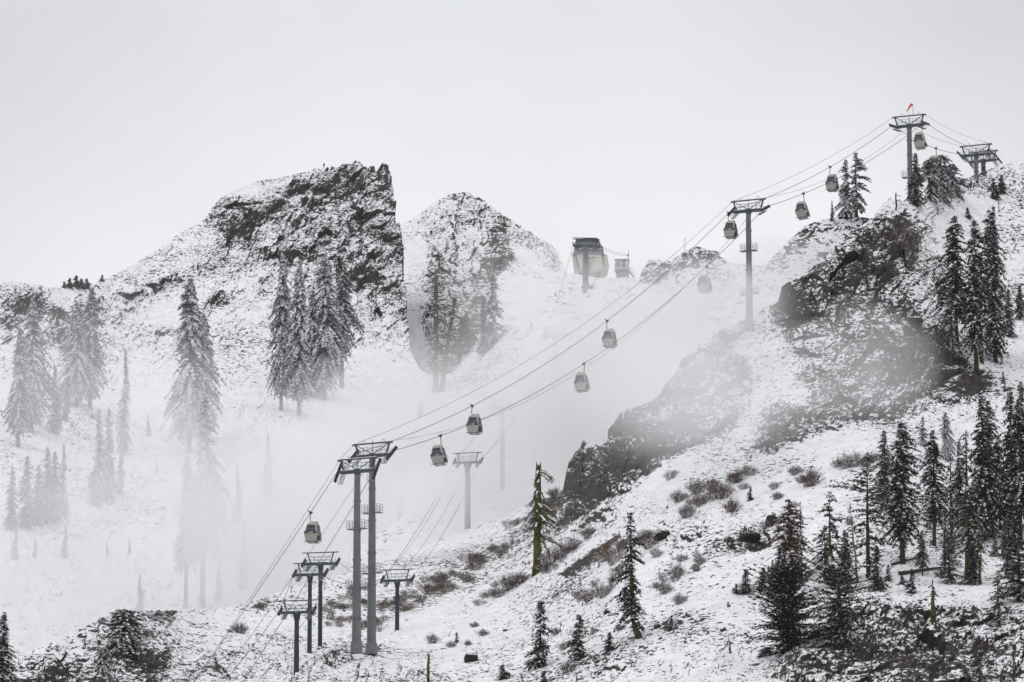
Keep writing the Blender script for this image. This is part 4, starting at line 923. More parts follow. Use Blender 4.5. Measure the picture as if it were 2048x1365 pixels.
def gondola_tower(u, vb, D, vtop, beam_px, label, pitch, rz=-.42, baskets=(), wbase=18, wtop=11, gauge=2.45, group='galvanised gondola towers'):
    base = V(u, vb, D); s = D / FPX; H = (vb - vtop) * s / math.cos(PITCH)     # H: ground to upper beam
    W = beam_px * s / math.cos(rz); top = H - 1.55
    root = empty('gondola_tower', base - Vector((0, 0, .6)), rz); o = .6
    rb, rt = wbase * s / 2, wtop * s / 2
    b = MB(); n = 6
    for i in range(n):
        z0 = (top + o) * i / n; z1 = (top + o) * (i + 1) / n; r0 = rb + (rt - rb) * i / n * 1.0; r1 = rb + (rt - rb) * (i + .75) / n
        b.tube([(0, 0, z0), (0, 0, z1 - .02)], [r0, r1], 18)
    b.build('mast', M_STEEL, root)
    for i in range(1, n):
        c = MB(); z0 = (top + o) * i / n; r0 = rb + (rt - rb) * i / n
        c.tube([(0, 0, z0 - .09), (0, 0, z0 + .05)], r0 + .1, 18); c.build('flange', M_STEEL, root)
    a = MB(); g = gauge; zc = top + o
    a.box((0, 0, zc + .02), (2 * g * .86, .42, .36)); a.tube([(0, 0, zc - .4), (0, 0, zc + .3)], rt + .08, 14)
    a.build('crossarm', M_DSTEEL, root)
    u_ = MB(); zt = zc + 1.5
    u_.box((0, 0, zt), (W, .16, .15))
    for sx in (-1, 1):
        u_.bar((sx * g * .72, 0, zc + .2), (sx * W * .44, 0, zt - .04), .20, .17)
        u_.bar((sx * .08, 0, zc + .25), (sx * W * .42, 0, zt - .08), .085)
        u_.box((sx * W * .5, 0, zt - .06), (.12, .22, .2))
    u_.build('lifting_frame', M_DSTEEL, root)
    r_ = MB()
    for yy in (-.22, .22):
        for hh in (.45, .85): r_.bar((-g * .66, yy, zc + .2 + hh), (g * .66, yy, zc + .2 + hh), .028)
        for xx in np.linspace(-g * .66, g * .66, 7): r_.bar((xx, yy, zc + .2), (xx, yy, zc + 1.05), .028)
    r_.bar((0, 0, zc + .3), (0, 0, zt + .35), .05)
    r_.build('railing', M_STEEL, root)
    h_ = MB()
    for xx in (-W * .22, W * .28):
        pts = [Vector((xx + .16 * math.cos(t), 0, zt + .12 + .22 * math.sin(t) + .1)) for t in np.linspace(-1.2, 4.2, 9)]
        h_.tube(pts, .022, 5)
    h_.build('hoist_loop', M_DSTEEL, root)
    for sx in (-1, 1): sheaves(root, sx * g, zc + .1, pitch[0 if sx < 0 else 1])
    f_ = MB(); f_.tube([(0, 0, -.6), (0, 0, o + .12)], [rb * 1.3, rb * 1.22], 16); f_.build('footing', M_STEEL, root)
    sn = MB(); sn.box((0, 0, zt + .105), (W * .97, .17, .06)); sn.build('snow_on_frame', M_SNOW, root)
    sn = MB(); sn.box((0, 0, zc + .235), (2 * g * .8, .40, .07)); sn.build('snow_on_crossarm', M_SNOW, root)
    for v_ in baskets:
        zz = (vb - v_) * s / math.cos(PITCH) + o; rr = rb + (rt - rb) * zz / (top + o)
        for sx in (-1, 1):
            k = MB(); basket(k, sx * (rr + .02), zz, .75, .9, .95); k.build('work_platform', M_STEEL, root)
    l_ = MB(); xx = 0
    for sx in (-.2, .2): l_.bar((sx, -rb - .12, .8), (sx, -rt - .12, top), .035)
    for z in np.arange(1, top, .35): l_.bar((-.2, -rb - .12 + (rb - rt) * z / top, z), (.2, -rb - .12 + (rb - rt) * z / top, z), .025)
    l_.build('ladder', M_STEEL, root)
    tag(root, label, 'lift tower', group)
    Mx = Matrix.Translation(root.location) @ Matrix.Rotation(rz, 4, 'Z')
    A = lambda x, z: Mx @ Vector((x, 0, z))
    return dict(root=root, L=A(-g, zc + .38), R=A(g, zc + .38), TL=A(-W * .45, zt + .12), TR=A(W * .45, zt + .12), M=Mx, zt=zt, W=W)
G1 = gondola_tower(713, 1286, 652, 919, 79, 'front one of the two tall grey gondola towers, mast on the left', (.95, .95), baskets=(1060, 1178), wbase=19, wtop=11)
G2 = gondola_tower(743, 1289, 657, 888, 79, 'rear one of the two tall grey gondola towers, mast on the right', (.62, .62), baskets=(1028, 1148), wbase=19, wtop=11)
p3, d3 = ground('ridge', 1500, 640)
G3 = gondola_tower(1499, 650, 762, 399, 67, 'single grey gondola tower fading into fog above the foggy crag', (.55, .4), baskets=(502, 588), wbase=15, wtop=9, rz=-.40)
G4 = gondola_tower(1821, 415, 813, 230, 64, 'highest gondola tower carrying the red windsock on the ridge', (.1, .1), baskets=(355,), wbase=11, wtop=9, rz=-.40)
G5 = gondola_tower(1953, 352, 850, 290, 61, 'nearer of the twin towers on the far right skyline', (-.1, -.1), wbase=8, wtop=8, rz=-.40)
G6 = gondola_tower(1967, 350, 885, 303, 56, 'farther of the twin towers on the far right skyline', (-.2, -.2), wbase=8, wtop=8, rz=-.40)

# windsock on the highest tower
ws = empty('windsock', G4['M'] @ Vector((G4['W'] * .12, 0, G4['zt'] + .08)), 0)
b = MB(); b.tube([(0, 0, 0), (0, 0, 1.65)], .035, 6); b.tube([(0, 0, 1.55), (-.12, 0, 1.58)], .02, 5); b.build('pole', M_STEEL, ws)
b = MB(); b.tube([(-.14, 0, 1.6), (-.25, 0, 1.5), (-.5, .02, 1.15), (-.72, .02, .75), (-.92, 0, .45)], [.19, .19, .13, .08, .05], 10); b.build('sock', M_RED, ws, True)
tag(ws, 'small red windsock hanging from a pole on the highest tower', 'windsock')

def sagline(a, b, sag, n=28): return [a.lerp(b, t) - Vector((0, 0, 4 * sag * t * (1 - t))) for t in np.linspace(0, 1, n)]
def cable(name, spans, r, label, group, m=None):
    pts = []
    for a, b_, s in spans: pts += sagline(a, b_, s) if not pts else sagline(a, b_, s)[1:]
    c = MB(); c.tube(pts, r, 5); o = c.build(name, m or M_DSTEEL, None, True); tag(o, label, 'cable', group); return pts
LO_L, LO_R = V(330, 1445, 598), V(430, 1450, 600)
GR = 'gondola line cables'
PL = cable('haul_cable', [(LO_L, G1['L'], .4), (G1['L'], G2['L'], 0), (G2['L'], G3['L'], 4.3), (G3['L'], G4['L'], 1.3), (G4['L'], G5['L'], .8), (G5['L'], G6['L'], 0)], .036, 'haul cable along the left sheaves of the gondola towers, carrying the ascending cabins', GR)
PR = cable('haul_cable', [(LO_R, G1['R'], .4), (G1['R'], G2['R'], 0), (G2['R'], G3['R'], 4.9), (G3['R'], G4['R'], 1.4), (G4['R'], G5['R'], .9), (G5['R'], G6['R'], 0)], .036, 'haul cable along the right sheaves of the gondola towers, carrying the descending cabins', GR)
cable('signal_cable', [(LO_L + Vector((1, 0, 1.4)), G1['TL'], .3), (G1['TL'], G2['TL'], 0), (G2['TL'], G3['TL'], 3.6), (G3['TL'], G4['TL'], 1.0), (G4['TL'], G5['TL'], .6)], .022, 'thin signal cable strung over the left ends of the tower tops', GR)
cable('signal_cable', [(LO_R + Vector((-2, 0, 1.4)), G1['TR'], .3), (G1['TR'], G2['TR'], 0), (G2['TR'], G3['TR'], 6.9), (G3['TR'], G4['TR'], 2.2), (G4['TR'], G5['TR'], .6)], .020, 'thin signal cable strung over the right ends of the tower tops', GR)
OFF = G6['R'] + Vector((9, 25, -6))
cable('haul_cable', [(G6['L'], G6['L'] + Vector((10, 25, -7)), .3)], .03, 'cable leaving the twin towers downhill behind the skyline on the left side', GR)
cable('haul_cable', [(G6['R'], OFF, .3)], .03, 'cable leaving the twin towers downhill behind the skyline on the right side', GR)

def make_cabin(side):
    """side +1: hanger comes down left of the cabin's middle and bends right; -1 mirrored"""
    root = empty('gondola_cabin'); z0 = -3.42
    rings = [(0.0, .56, .52), (.10, .64, .60), (.80, .80, .78), (.86, .80, .78), (1.95, .60, .60), (2.12, .55, .55), (2.2, .46, .46)]
    vs = []; fs = []
    for z, x, y in rings:
        c = .12
        for px, py in ((-x + c, -y), (x - c, -y), (x, -y + c), (x, y - c), (x - c, y), (-x + c, y), (-x, y - c), (-x, -y + c)): vs.append((px + .42 * side, py, z + z0))
    n = len(rings)
    for i in range(n - 1):
        for j in range(8): fs.append((i * 8 + j, i * 8 + (j + 1) % 8, (i + 1) * 8 + (j + 1) % 8, (i + 1) * 8 + j))
    fs += [tuple(range(8))[::-1], tuple((n - 1) * 8 + j for j in range(8))]
    b = MB(); b.add(vs, fs); body = b.build('body', M_CREAM, root)
    ox = .42 * side
    def at(face, a, z, off=.012):
        """point on a side face: a in -1..1 across"""
        k = np.interp(z, [r[0] for r in rings], [r[1] for r in rings]); ky = np.interp(z, [r[0] for r in rings], [r[2] for r in rings])
        if face == 'f': return Vector((ox + a * (k - .13), -ky - off, z + z0))
        if face == 'b': return Vector((ox - a * (k - .13), ky + off, z + z0))
        if face == 'r': return Vector((ox + k + off, a * (ky - .13), z + z0))
        return Vector((ox - k - off, -a * (ky - .13), z + z0))
    for f in 'fbrl':
        w = MB(); w.add([at(f, -1, .88), at(f, 1, .88), at(f, .97, 1.9), at(f, -.97, 1.9)], [(0, 1, 2, 3)])
        if f in 'rl': w.add([at(f, -.75, .22), at(f, .75, .22), at(f, .85, .82), at(f, -.85, .82)], [(0, 1, 2, 3)])
        p = w.build('window', M_GLASS, root)
        g = MB()
        g.add([at(f, -.9, 1.72, .02), at(f, .9, 1.72, .02), at(f, .93, 1.88, .02), at(f, -.93, 1.88, .02)], [(0, 1, 2, 3)], 0)
        g.add([at(f, -.6, 1.42, .02), at(f, .85, 1.42, .02), at(f, .85, 1.46, .02), at(f, -.6, 1.46, .02)], [(0, 1, 2, 3)], 1)
        g.build('window_bar', [M_BLACK, M_STEEL], p)
        if f in 'fb':
            e = MB(); e.add([at(f, -.70, .95, .024), at(f, -.50, .95, .024), at(f, -.46, 1.06, .024), at(f, -.55, 1.11, .024), at(f, -.70, 1.04, .024)], [(0, 1, 2, 3, 4)], 0)
            for q in range(5):
                x = -.22 + q * .15; e.add([at(f, x, .98, .024), at(f, x + .10, .98, .024), at(f, x + .10, 1.08, .024), at(f, x, 1.08, .024)], [(0, 1, 2, 3)], 1)
            e.build('emblem', [M_RED, M_WHITE], p)
            for sx in (-1, 1):
                k = MB(); c0 = at(f, sx * 1.02, 1.02, 0); dy = Vector((0, -.05 if f == 'f' else .05, 0)); k.tube([c0, c0 + dy], .13, 12); k.build('bumper', M_BLACK, root)
            g = MB()
            for zz in (.3, .52, .74): g.add([at(f, -.9, zz, .006), at(f, .9, zz, .006), at(f, .9, zz + .025, .006), at(f, -.9, zz + .025, .006)], [(0, 1, 2, 3)])
            g.build('panel_line', M_STEEL, root)
    k = MB()
    for sx in (-1, 1):
        x = ox + sx * .60
        k.tube([(x, -.6, z0 + .02), (x + sx * .14, -.62, z0 - .03), (x + sx * .2, -.55, z0 + .12)], .035, 6); k.tube([(x, .6, z0 + .02), (x + sx * .14, .62, z0 - .03)], .035, 6)
    k.bar((ox - .6, -.6, z0 - .02), (ox + .6, -.6, z0 - .02), .05); k.bar((ox - .6, .6, z0 - .02), (ox + .6, .6, z0 - .02), .05)
    for sx in (-.5, .5): k.bar((ox + sx, -.62, z0 - .02), (ox + sx, .62, z0 - .02), .05)
    k.build('bump_rail', M_DSTEEL, root)
    k = MB(); x = ox + side * 0 + .84
    for zz in (.3, .55): k.box((x, 0, z0 + zz), (.10, .9, .05))
    for yy in (-.35, -.1, .15, .4): k.bar((x + .06, yy, z0 + .1), (x + .1, yy, z0 + .62), .05)
    k.build('ski_rack', M_DSTEEL, root)
    k = MB(); k.box((ox + .12 * side, 0, z0 + 2.27), (.62, .5, .12)); k.tube([(ox + .45, -.45, z0 + 2.1), (ox + .42, -.3, z0 + 2.33), (ox + .42, .3, z0 + 2.33), (ox + .45, .45, z0 + 2.1)], .05, 6)
    k.build('roof_frame', M_CREAM, root)
    h = MB(); h.tube([(0, 0, -.05), (0, 0, -.45), (-.02 * side, 0, -.85), (.08 * side, 0, -1.05), (.3 * side, 0, -1.22), (ox, 0, -1.25)], [.06, .05, .05, .05, .055, .06], 8)
    h.build('hanger', M_DSTEEL, root, True)
    g = MB(); g.box((0, 0, .02), (.18, .55, .16)); g.bar((0, -.1, .0), (-.28 * side, -.05, .26), .08); g.box((.16 * side, 0, .0), (.22, .2, .08)); g.tube([(0, -.28, -.1), (0, .28, -.1)], .06, 8)
    g.build('grip', M_BLACK, root)
    return root
cabL, cabR = make_cabin(1), make_cabin(-1); usedc = {1: False, -1: False}
def on_line(pts, u):
    best = None
    for a, b_ in zip(pts[:-1], pts[1:]):
        ua, ub = proj(a)[0], proj(b_)[0]
        if min(ua, ub) <= u <= max(ua, ub) and abs(ub - ua) > 1e-6: best = a.lerp(b_, (u - ua) / (ub - ua))
    return best
for side, u, lb in ((1, 621, 'cream gondola cabin hanging lowest, left of the tall grey towers'), (-1, 881, 'cream gondola cabin just right of the tall grey towers on the lower cable'),
    (1, 944, 'cream gondola cabin on the upper cable, first above the tall grey towers'), (-1, 1168, 'cream gondola cabin on the lower cable in the middle of the long span'), (1, 1214, 'cream gondola cabin on the upper cable in the middle of the long span'),
    (-1, 1414, 'fog dimmed gondola cabin on the lower cable before the single foggy tower'), (1, 1457, 'cream gondola cabin hanging at the left end of the single foggy tower'), (-1, 1607, 'cream gondola cabin just right of the single foggy tower on the lower cable'),
    (1, 1660, 'cream gondola cabin beside the frosted firs on the middle ridge'), (-1, 1843, 'cream gondola cabin beside the mast of the highest tower'), (-1, 1872, 'gondola cabin mostly hidden behind the rounded firs')):
    src = cabL if side > 0 else cabR; o = src if not usedc[side] else copy_tree(src); usedc[side] = True
    p = on_line(PL if side > 0 else PR, u)
    if u == 1872: p = on_line(PL, 1872)
    o.location = p; o.rotation_euler = (0, rng.uniform(-.03, .03) + .05 * side, -.36 + rng.uniform(-.04, .04)); tag(o, lb, 'gondola cabin', 'gondola cabins on the cables')

# ---- navy chairlift towers
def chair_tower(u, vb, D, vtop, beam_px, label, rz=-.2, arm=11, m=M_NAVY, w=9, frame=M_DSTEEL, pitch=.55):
    base = V(u, vb, D); s = D / FPX; H = (vb - vtop) * s / math.cos(PITCH) + .6; W = beam_px * s / math.cos(rz)
    root = empty('chairlift_tower', base - Vector((0, 0, .6)), rz); zc = H - 1.35; r = w * s / 2
    b = MB(); b.tube([(0, 0, 0), (0, 0, H * .45), (0, 0, zc - .1)], [r * 1.05, r * .98, r * .85], 14); b.tube([(0, 0, zc - 1.0), (0, 0, zc - .15)], [r * .9, r * 1.5], 14); b.build('mast', m, root)
    a = MB(); a.box((0, 0, zc), (W * .92, .34, .28)); a.build('crossarm', frame, root)
    c = MB(); c.box((0, -.19, zc - .1), (.3, .04, .22)); c.build('number_plate', M_CYAN, root)
    f = MB(); f.box((0, 0, H), (W, .12, .11))
    for sx in (-1, 1): f.bar((sx * W * .28, 0, zc + .14), (sx * W * .36, 0, H - .04), .15, .12); f.bar((sx * W * .05, 0, zc + .2), (sx * W * .34, 0, H - .1), .035)
    f.build('lifting_frame', frame, root)
    k = MB()
    for hh in (.45, .85):
        for yy in (-.3, .3): k.bar((-W * .27, yy, zc + hh), (W * .27, yy, zc + hh), .03)
    for xx in np.linspace(-W * .27, W * .27, 6): k.bar((xx, -.3, zc + .14), (xx, -.3, zc + .85), .03)
    k.build('railing', M_STEEL, root)
    for sx in (-1, 1): sheaves(root, sx * W * .47, zc + .12, pitch, 6, .36, .17)
    tag(root, label, 'chairlift tower', 'navy chairlift towers')
    Mx = Matrix.Translation(root.location) @ Matrix.Rotation(rz, 4, 'Z')
    return dict(L=Mx @ Vector((-W * .47, 0, zc + .35)), R=Mx @ Vector((W * .47, 0, zc + .35)), TL=Mx @ Vector((-W * .2, 0, H + .05)), TR=Mx @ Vector((W * .2, 0, H + .05)))
C1 = chair_tower(592, 1440, 640, 1204, 73, 'lowest and nearest navy chairlift tower, its foot below the picture', w=11)
C2 = chair_tower(619, 1296, 650, 1128, 68, 'middle one of the three navy chairlift towers left of the tall grey ones')
C3 = chair_tower(640, 1283, 662, 1107, 73, 'highest one of the three navy chairlift towers left of the tall grey ones')
C4 = chair_tower(794, 1294, 690, 1141, 65, 'navy chairlift tower standing alone right of the tall grey ones')
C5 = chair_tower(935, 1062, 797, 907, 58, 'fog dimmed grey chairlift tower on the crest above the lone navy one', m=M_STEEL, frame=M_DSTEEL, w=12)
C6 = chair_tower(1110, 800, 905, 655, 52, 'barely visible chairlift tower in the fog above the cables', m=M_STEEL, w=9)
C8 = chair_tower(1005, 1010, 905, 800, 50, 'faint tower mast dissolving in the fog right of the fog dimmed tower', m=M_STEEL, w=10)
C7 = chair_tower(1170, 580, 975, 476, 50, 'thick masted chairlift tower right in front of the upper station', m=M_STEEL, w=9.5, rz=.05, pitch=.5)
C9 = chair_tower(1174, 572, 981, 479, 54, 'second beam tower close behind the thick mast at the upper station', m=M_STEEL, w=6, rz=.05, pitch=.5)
GC2 = 'chairlift cables'
def cc(a, b_, s, lb, r=.02): cable('chairlift_cable', [(a, b_, s)], r, lb, GC2)
off1L, off1R = V(430, 1450, 600), V(500, 1470, 600)
for a, b_, s, lb in ((V(400, 1420, 610), C1['L'], .3, 'chairlift cable running downhill from the left end of the lowest navy tower'), (V(450, 1440, 610), C1['R'], .3, 'chairlift cable running downhill from the right end of the lowest navy tower'),
    (C1['L'], C2['L'], .1, 'chairlift cable from the lowest to the middle navy tower, left side'), (C1['R'], C2['R'], .1, 'chairlift cable from the lowest to the middle navy tower, right side'),
    (C2['L'], C3['L'], .05, 'chairlift cable from the middle to the highest navy tower, left side'), (C2['R'], C3['R'], .05, 'chairlift cable from the middle to the highest navy tower, right side'),
    (C3['L'], C4['L'], 1.6, 'chairlift cable sagging behind the tall grey towers, upper strand'), (C3['R'], C4['R'], 1.6, 'chairlift cable sagging behind the tall grey towers, lower strand'),
    (C4['L'], C5['L'], 1.2, 'chairlift cable rising from the lone navy tower into the fog, left haul strand'), (C4['R'], C5['R'], 1.2, 'chairlift cable rising from the lone navy tower into the fog, right haul strand'),
    (C4['TL'], C5['TL'], 1.4, 'thin wire rising from the lone navy tower top into the fog, left'), (C4['TR'], C5['TR'], 1.4, 'thin wire rising from the lone navy tower top into the fog, right'),
    (C5['L'], C6['L'], 1.5, 'faint chairlift cable between the two foggy towers, left strand'), (C5['R'], C6['R'], 1.5, 'faint chairlift cable between the two foggy towers, right strand'),
    (C6['L'], C7['L'], 1.5, 'faint chairlift cable climbing from the fog to the upper station, left strand'), (C6['R'], C7['R'], 1.5, 'faint chairlift cable climbing from the fog to the upper station, right strand')):
    cc(a, b_, s, lb, .022 if 'thin' in lb else .028)

# ---- upper station
sD = 1000.0; ss = sD / FPX
def SP(u, v): return ((u - 1180) * ss, -(v - 553) * ss / math.cos(PITCH))
st = empty('lift_station', V(1180, 553, sD), 0)
out_ = [(1143, 513), (1147, 540), (1162, 548), (1185, 553), (1210, 545), (1218, 540), (1214, 516), (1206, 501), (1147, 501)]
def prism(b, pts, y0, y1, m=0, taper=1.0):
    n = len(pts); cx = sum(p[0] for p in pts) / n; cz = sum(p[1] for p in pts) / n
    vs = [(x, y0, z) for x, z in pts] + [(cx + (x - cx) * taper, y1, cz + (z - cz) * taper) for x, z in pts]
    b.add(vs, [tuple(range(n))[::-1], tuple(range(n, 2 * n))] + [(j, (j + 1) % n, n + (j + 1) % n, n + j) for j in range(n)], m)
b = MB(); prism(b, [SP(1150, 517), SP(1152, 541), SP(1165, 548.5), SP(1186, 552), SP(1205, 545), SP(1203, 517)], -3.0, -2.6)
prism(b, [SP(*p) for p in [(1143, 513), (1147, 540), (1162, 548), (1185, 553), (1210, 545), (1218, 540), (1214, 516)]], -2.6, 5.0, 0, .92); b.build('shell', M_SHELL, st)
b = MB(); prism(b, [SP(*p) for p in [(1146, 517.5), (1148, 500), (1152, 491), (1192, 487), (1198, 491), (1206, 503), (1208, 517.5)]], -3.05, 5.0, 0, .95); b.build('upper_storey', simple('station_grey', (.26, .27, .29), .6), st)
b = MB(); prism(b, [SP(*p) for p in [(1150, 491.5), (1154, 486), (1194, 484.5), (1200, 492.5)]], -3.3, 5.2); b.build('roof', M_DSTEEL, st)
for k, uu in enumerate((1156, 1164, 1180, 1189, 1198)):
    w = MB()
    x0, z0 = SP(uu, 511); x1, z1 = SP(uu + 6.6, 501); w.box(((x0 + x1) / 2, -3.08, (z0 + z1) / 2), (x1 - x0, .08, z1 - z0)); fr = w.build('window', M_GLASS, st)
    w = MB(); w.box(((x0 + x1) / 2, -3.14, (z0 + z1) / 2), (x1 - x0, .05, .09)); w.box(((x0 + x1) / 2, -3.145, (z0 + z1) / 2), (.07, .05, z1 - z0)); w.build('window_frame', M_WHITE, fr)
for a, c_ in (((1150.5, 517), (1157, 545)), ((1204, 517), (1210, 545))):
    w = MB(); x0, z0 = SP(*a); x1, z1 = SP(*c_); w.bar((x0, -3.06, z0), (x1, -3.06, z1), .22, .1); w.build('seam', M_DSTEEL, st)
w = MB(); x0, z0 = SP(1166, 524); x1, z1 = SP(1191, 523); w.bar((x0, -3.06, z0), (x1, -3.06, z1), .12, .08); x0, z0 = SP(1178, 525); x1, z1 = SP(1176, 552); w.bar((x0, -3.1, z0), (x1, -3.1, z1), .5, .1); w.build('service_frame', M_STEEL, st)
w = MB(); x0, z0 = SP(1179, 534); w.box((x0, -3.1, z0), (.22, .06, .4)); w.build('orange_panel', M_ORANGE, st)
for xx, yy in ((-1.6, 0), (1.6, 0), (-1.6, 3), (1.6, 3)): w = MB(); w.bar((xx, yy, .8), (xx, yy, -4), .5, .5); w.build('support_column', M_CONC, st)
tag(st, 'cream and grey boat shaped lift station on the saddle skyline', 'lift station')
# operator hut
hD = 1008.0; hs_ = hD / FPX
ht = empty('operator_hut', V(1243, 556, hD), -.1)
def HP(u, v): return ((u - 1243) * hs_, -(v - 556) * hs_ / math.cos(PITCH))
def rect(name, u0, v0, u1, v1, y, d, m, par):
    x0, z0 = HP(u0, v1); x1, z1 = HP(u1, v0); w = MB(); w.box(((x0 + x1) / 2, y, (z0 + z1) / 2), (x1 - x0, d, z1 - z0)); return w.build(name, m, par)
wall = rect('wall', 1230, 520, 1256, 541, 1.2, 2.2, M_WHITE, ht); rect('roof', 1229, 518.4, 1257, 520.2, 1.2, 2.6, M_CONC, ht)
wi = rect('window', 1245, 526, 1250.5, 533, .07, .06, M_GLASS, ht); rect('window_frame', 1244.4, 533, 1251, 533.8, .05, .08, M_STEEL, wi)
rect('window', 1231, 524, 1241, 533, .075, .05, simple('pale_glass', (.35, .37, .38), .3), ht); rect('sign_plate', 1243.5, 521.3, 1252, 523.4, .06, .06, M_BLUE, ht)
rect('deck', 1230, 541, 1257, 543.5, .6, 3.4, M_STEEL, ht); rect('base', 1232, 543.5, 1255, 553, 1.3, 2.0, M_CONC, ht); rect('footing', 1240, 553, 1254, 566, 1.3, 1.6, M_CONC, ht)
w = MB()
for zz in (533, 537): x0, z0 = HP(1230.5, zz); x1, _ = HP(1256.5, zz); w.bar((x0, -1.05, z0), (x1, -1.05, z0), .05)
for uu in (1231, 1243, 1256): x0, z0 = HP(uu, 541); _, z1 = HP(uu, 532); w.bar((x0, -1.05, z0), (x0, -1.05, z1), .05)
for dv in (0, 4, 8): x0, z0 = HP(1257, 535 + dv); x1, z1 = HP(1270, 545 + dv); w.bar((x0, -1.0, z0), (x1, -1.0, z1), .05)
for uu, v0 in ((1262, 545), (1269.5, 551)): x0, z0 = HP(uu, v0 + 4); _, z1 = HP(uu, v0 - 6); w.bar((x0, -1.0, z0), (x0, -1.0, z1), .05)
w.build('railing', M_DSTEEL, ht)
w = MB(); x0, z0 = HP(1256, 542); x1, z1 = HP(1269, 557); w.bar((x0, -.4, z0), (x1, -.4, z1), .9, .18)
for k in range(9):
    t = (k + .5) / 9; w.box((x0 + (x1 - x0) * t, -.4, z0 + (z1 - z0) * t + .14), (.14, .9, .04))
w.build('stairs', M_DSTEEL, ht)
tag(ht, 'small white operator hut with blue sign and outside stairs on the skyline', 'hut')
pl = empty('cable_pole', V(1257.5, 560, 1003), 0); w = MB(); H_ = 62 * hs_; w.tube([(0, 0, -.5), (0, 0, H_)], [.09, .04], 8); w.build('pole', M_STEEL, pl)
w = MB(); w.tube([(-.1, -.12, H_ - 12 * hs_), (-.1, .12, H_ - 12 * hs_)], .17, 12); w.build('pulley', M_BLACK, pl); w = MB(); w.box((.05, 0, H_ - 25 * hs_), (.2, .15, .3)); w.build('junction_box', M_BLACK, pl)
tag(pl, 'thin pole with a black pulley beside the operator hut', 'pole')
pe = V(1257, 510, 1003)
cc(C7['R'], pe, .35, 'upper cable from the station tower down to the pole by the hut', .03); cc(C9['R'] + Vector((0, 0, -.4)), pe + Vector((0, .3, -.12)), .4, 'lower cable from the station tower down to the pole by the hut', .03)
an = empty('antenna', V(1370, 508, 1008), 0); w = MB(); w.tube([(0, 0, -.4), (0, 0, 2.9)], [.05, .03], 6); w.build('pole', M_STEEL, an); w = MB(); w.box((0, 0, 2.75), (.12, .12, .3)); w.build('sensor', M_DSTEEL, an); tag(an, 'thin antenna mast on the snowy rocks of the saddle', 'antenna')
# shed roof behind the rocks
sh = empty('shed', V(1424, 512, 1030), -.3); w = MB(); w.box((0, 0, .0), (2.0, 1.6, 1.0)); w.build('wall', M_CONC, sh)
w = MB(); w.add([(-1.15, -1, .85), (1.15, -1, .45), (1.15, 1, .45), (-1.15, 1, .85), (-1.15, -1, .97), (1.15, -1, .57), (1.15, 1, .57), (-1.15, 1, .97)], [(0,3,2,1),(4,5,6,7),(0,1,5,4),(1,2,6,5),(2,3,7,6),(3,0,4,7)]); w.build('roof', M_DSTEEL, sh)
tag(sh, 'low grey shed roof poking out behind the rocks on the saddle', 'shed')
# signboard dim in the mist
pb, dB = ground('ridge', 1647, 540); sb_ = empty('signboard', V(1647, 530, dB - 1), 0); w = MB(); w.box((0, 0, 1.55), (1.8, .08, .72)); w.build('board', M_STEEL, sb_); w = MB(); w.bar((0, .1, -1.2), (0, .1, 1.6), .12); w.build('post', M_DSTEEL, sb_)
tag(sb_, 'pale signboard on a single post, dim in mist below the middle ridge', 'signboard')
# ---- the person on the summit
pp, dP = ground(MT, 648, 333)
def person(p, label):
    vs_ = [(0,0,.93),(0,0,1.15),(0,0,1.42),(0,-.01,1.52),(0,-.02,1.63),(0,-.02,1.74),(.10,0,.88),(.11,-.02,.5),(.12,.02,.09),(.13,-.12,.04),(-.10,0,.88),(-.11,-.02,.5),(-.13,.02,.09),(-.14,-.12,.04),(.2,0,1.40),(.24,0,1.12),(.16,-.16,.96),(-.2,0,1.40),(-.24,0,1.12),(-.16,-.16,.96)]
    es = [(0,1),(1,2),(2,3),(3,4),(4,5),(0,6),(6,7),(7,8),(8,9),(0,10),(10,11),(11,12),(12,13),(2,14),(14,15),(15,16),(2,17),(17,18),(18,19)]
    ra = [.14,.14,.16,.06,.10,.07,.10,.07,.05,.05,.10,.07,.05,.05,.07,.055,.045,.07,.055,.045]
    me = bpy.data.meshes.new('person'); me.from_pydata(vs_, es, []); o = bpy.data.objects.new('person', me); COL.objects.link(o)
    md = o.modifiers.new('skin', 'SKIN')
    for i, r in enumerate(ra): me.skin_vertices[0].data[i].radius = (r, r * .85)
    me.skin_vertices[0].data[0].use_root = True
    o.modifiers.new('sub', 'SUBSURF').levels = 1; me.materials.append(M_BLACK)
    o.location = p; tag(o, label, 'person')
    j = MB(); j.tube([(0, 0, .85), (0, 0, 1.2), (0, 0, 1.48)], [.30, .30, .27], 12); j.build('jacket', simple('dark_jacket', (.05, .045, .05), .8), o, True)
    h = MB(); h.tube([(0, -.0, 1.6), (0, .0, 1.8)], [.15, .10], 10); h.build('hat', M_BLACK, o, True)
    return o
person(pp + Vector((0, -.5, .05)), 'tiny person in dark clothing standing on the summit of the big crag')
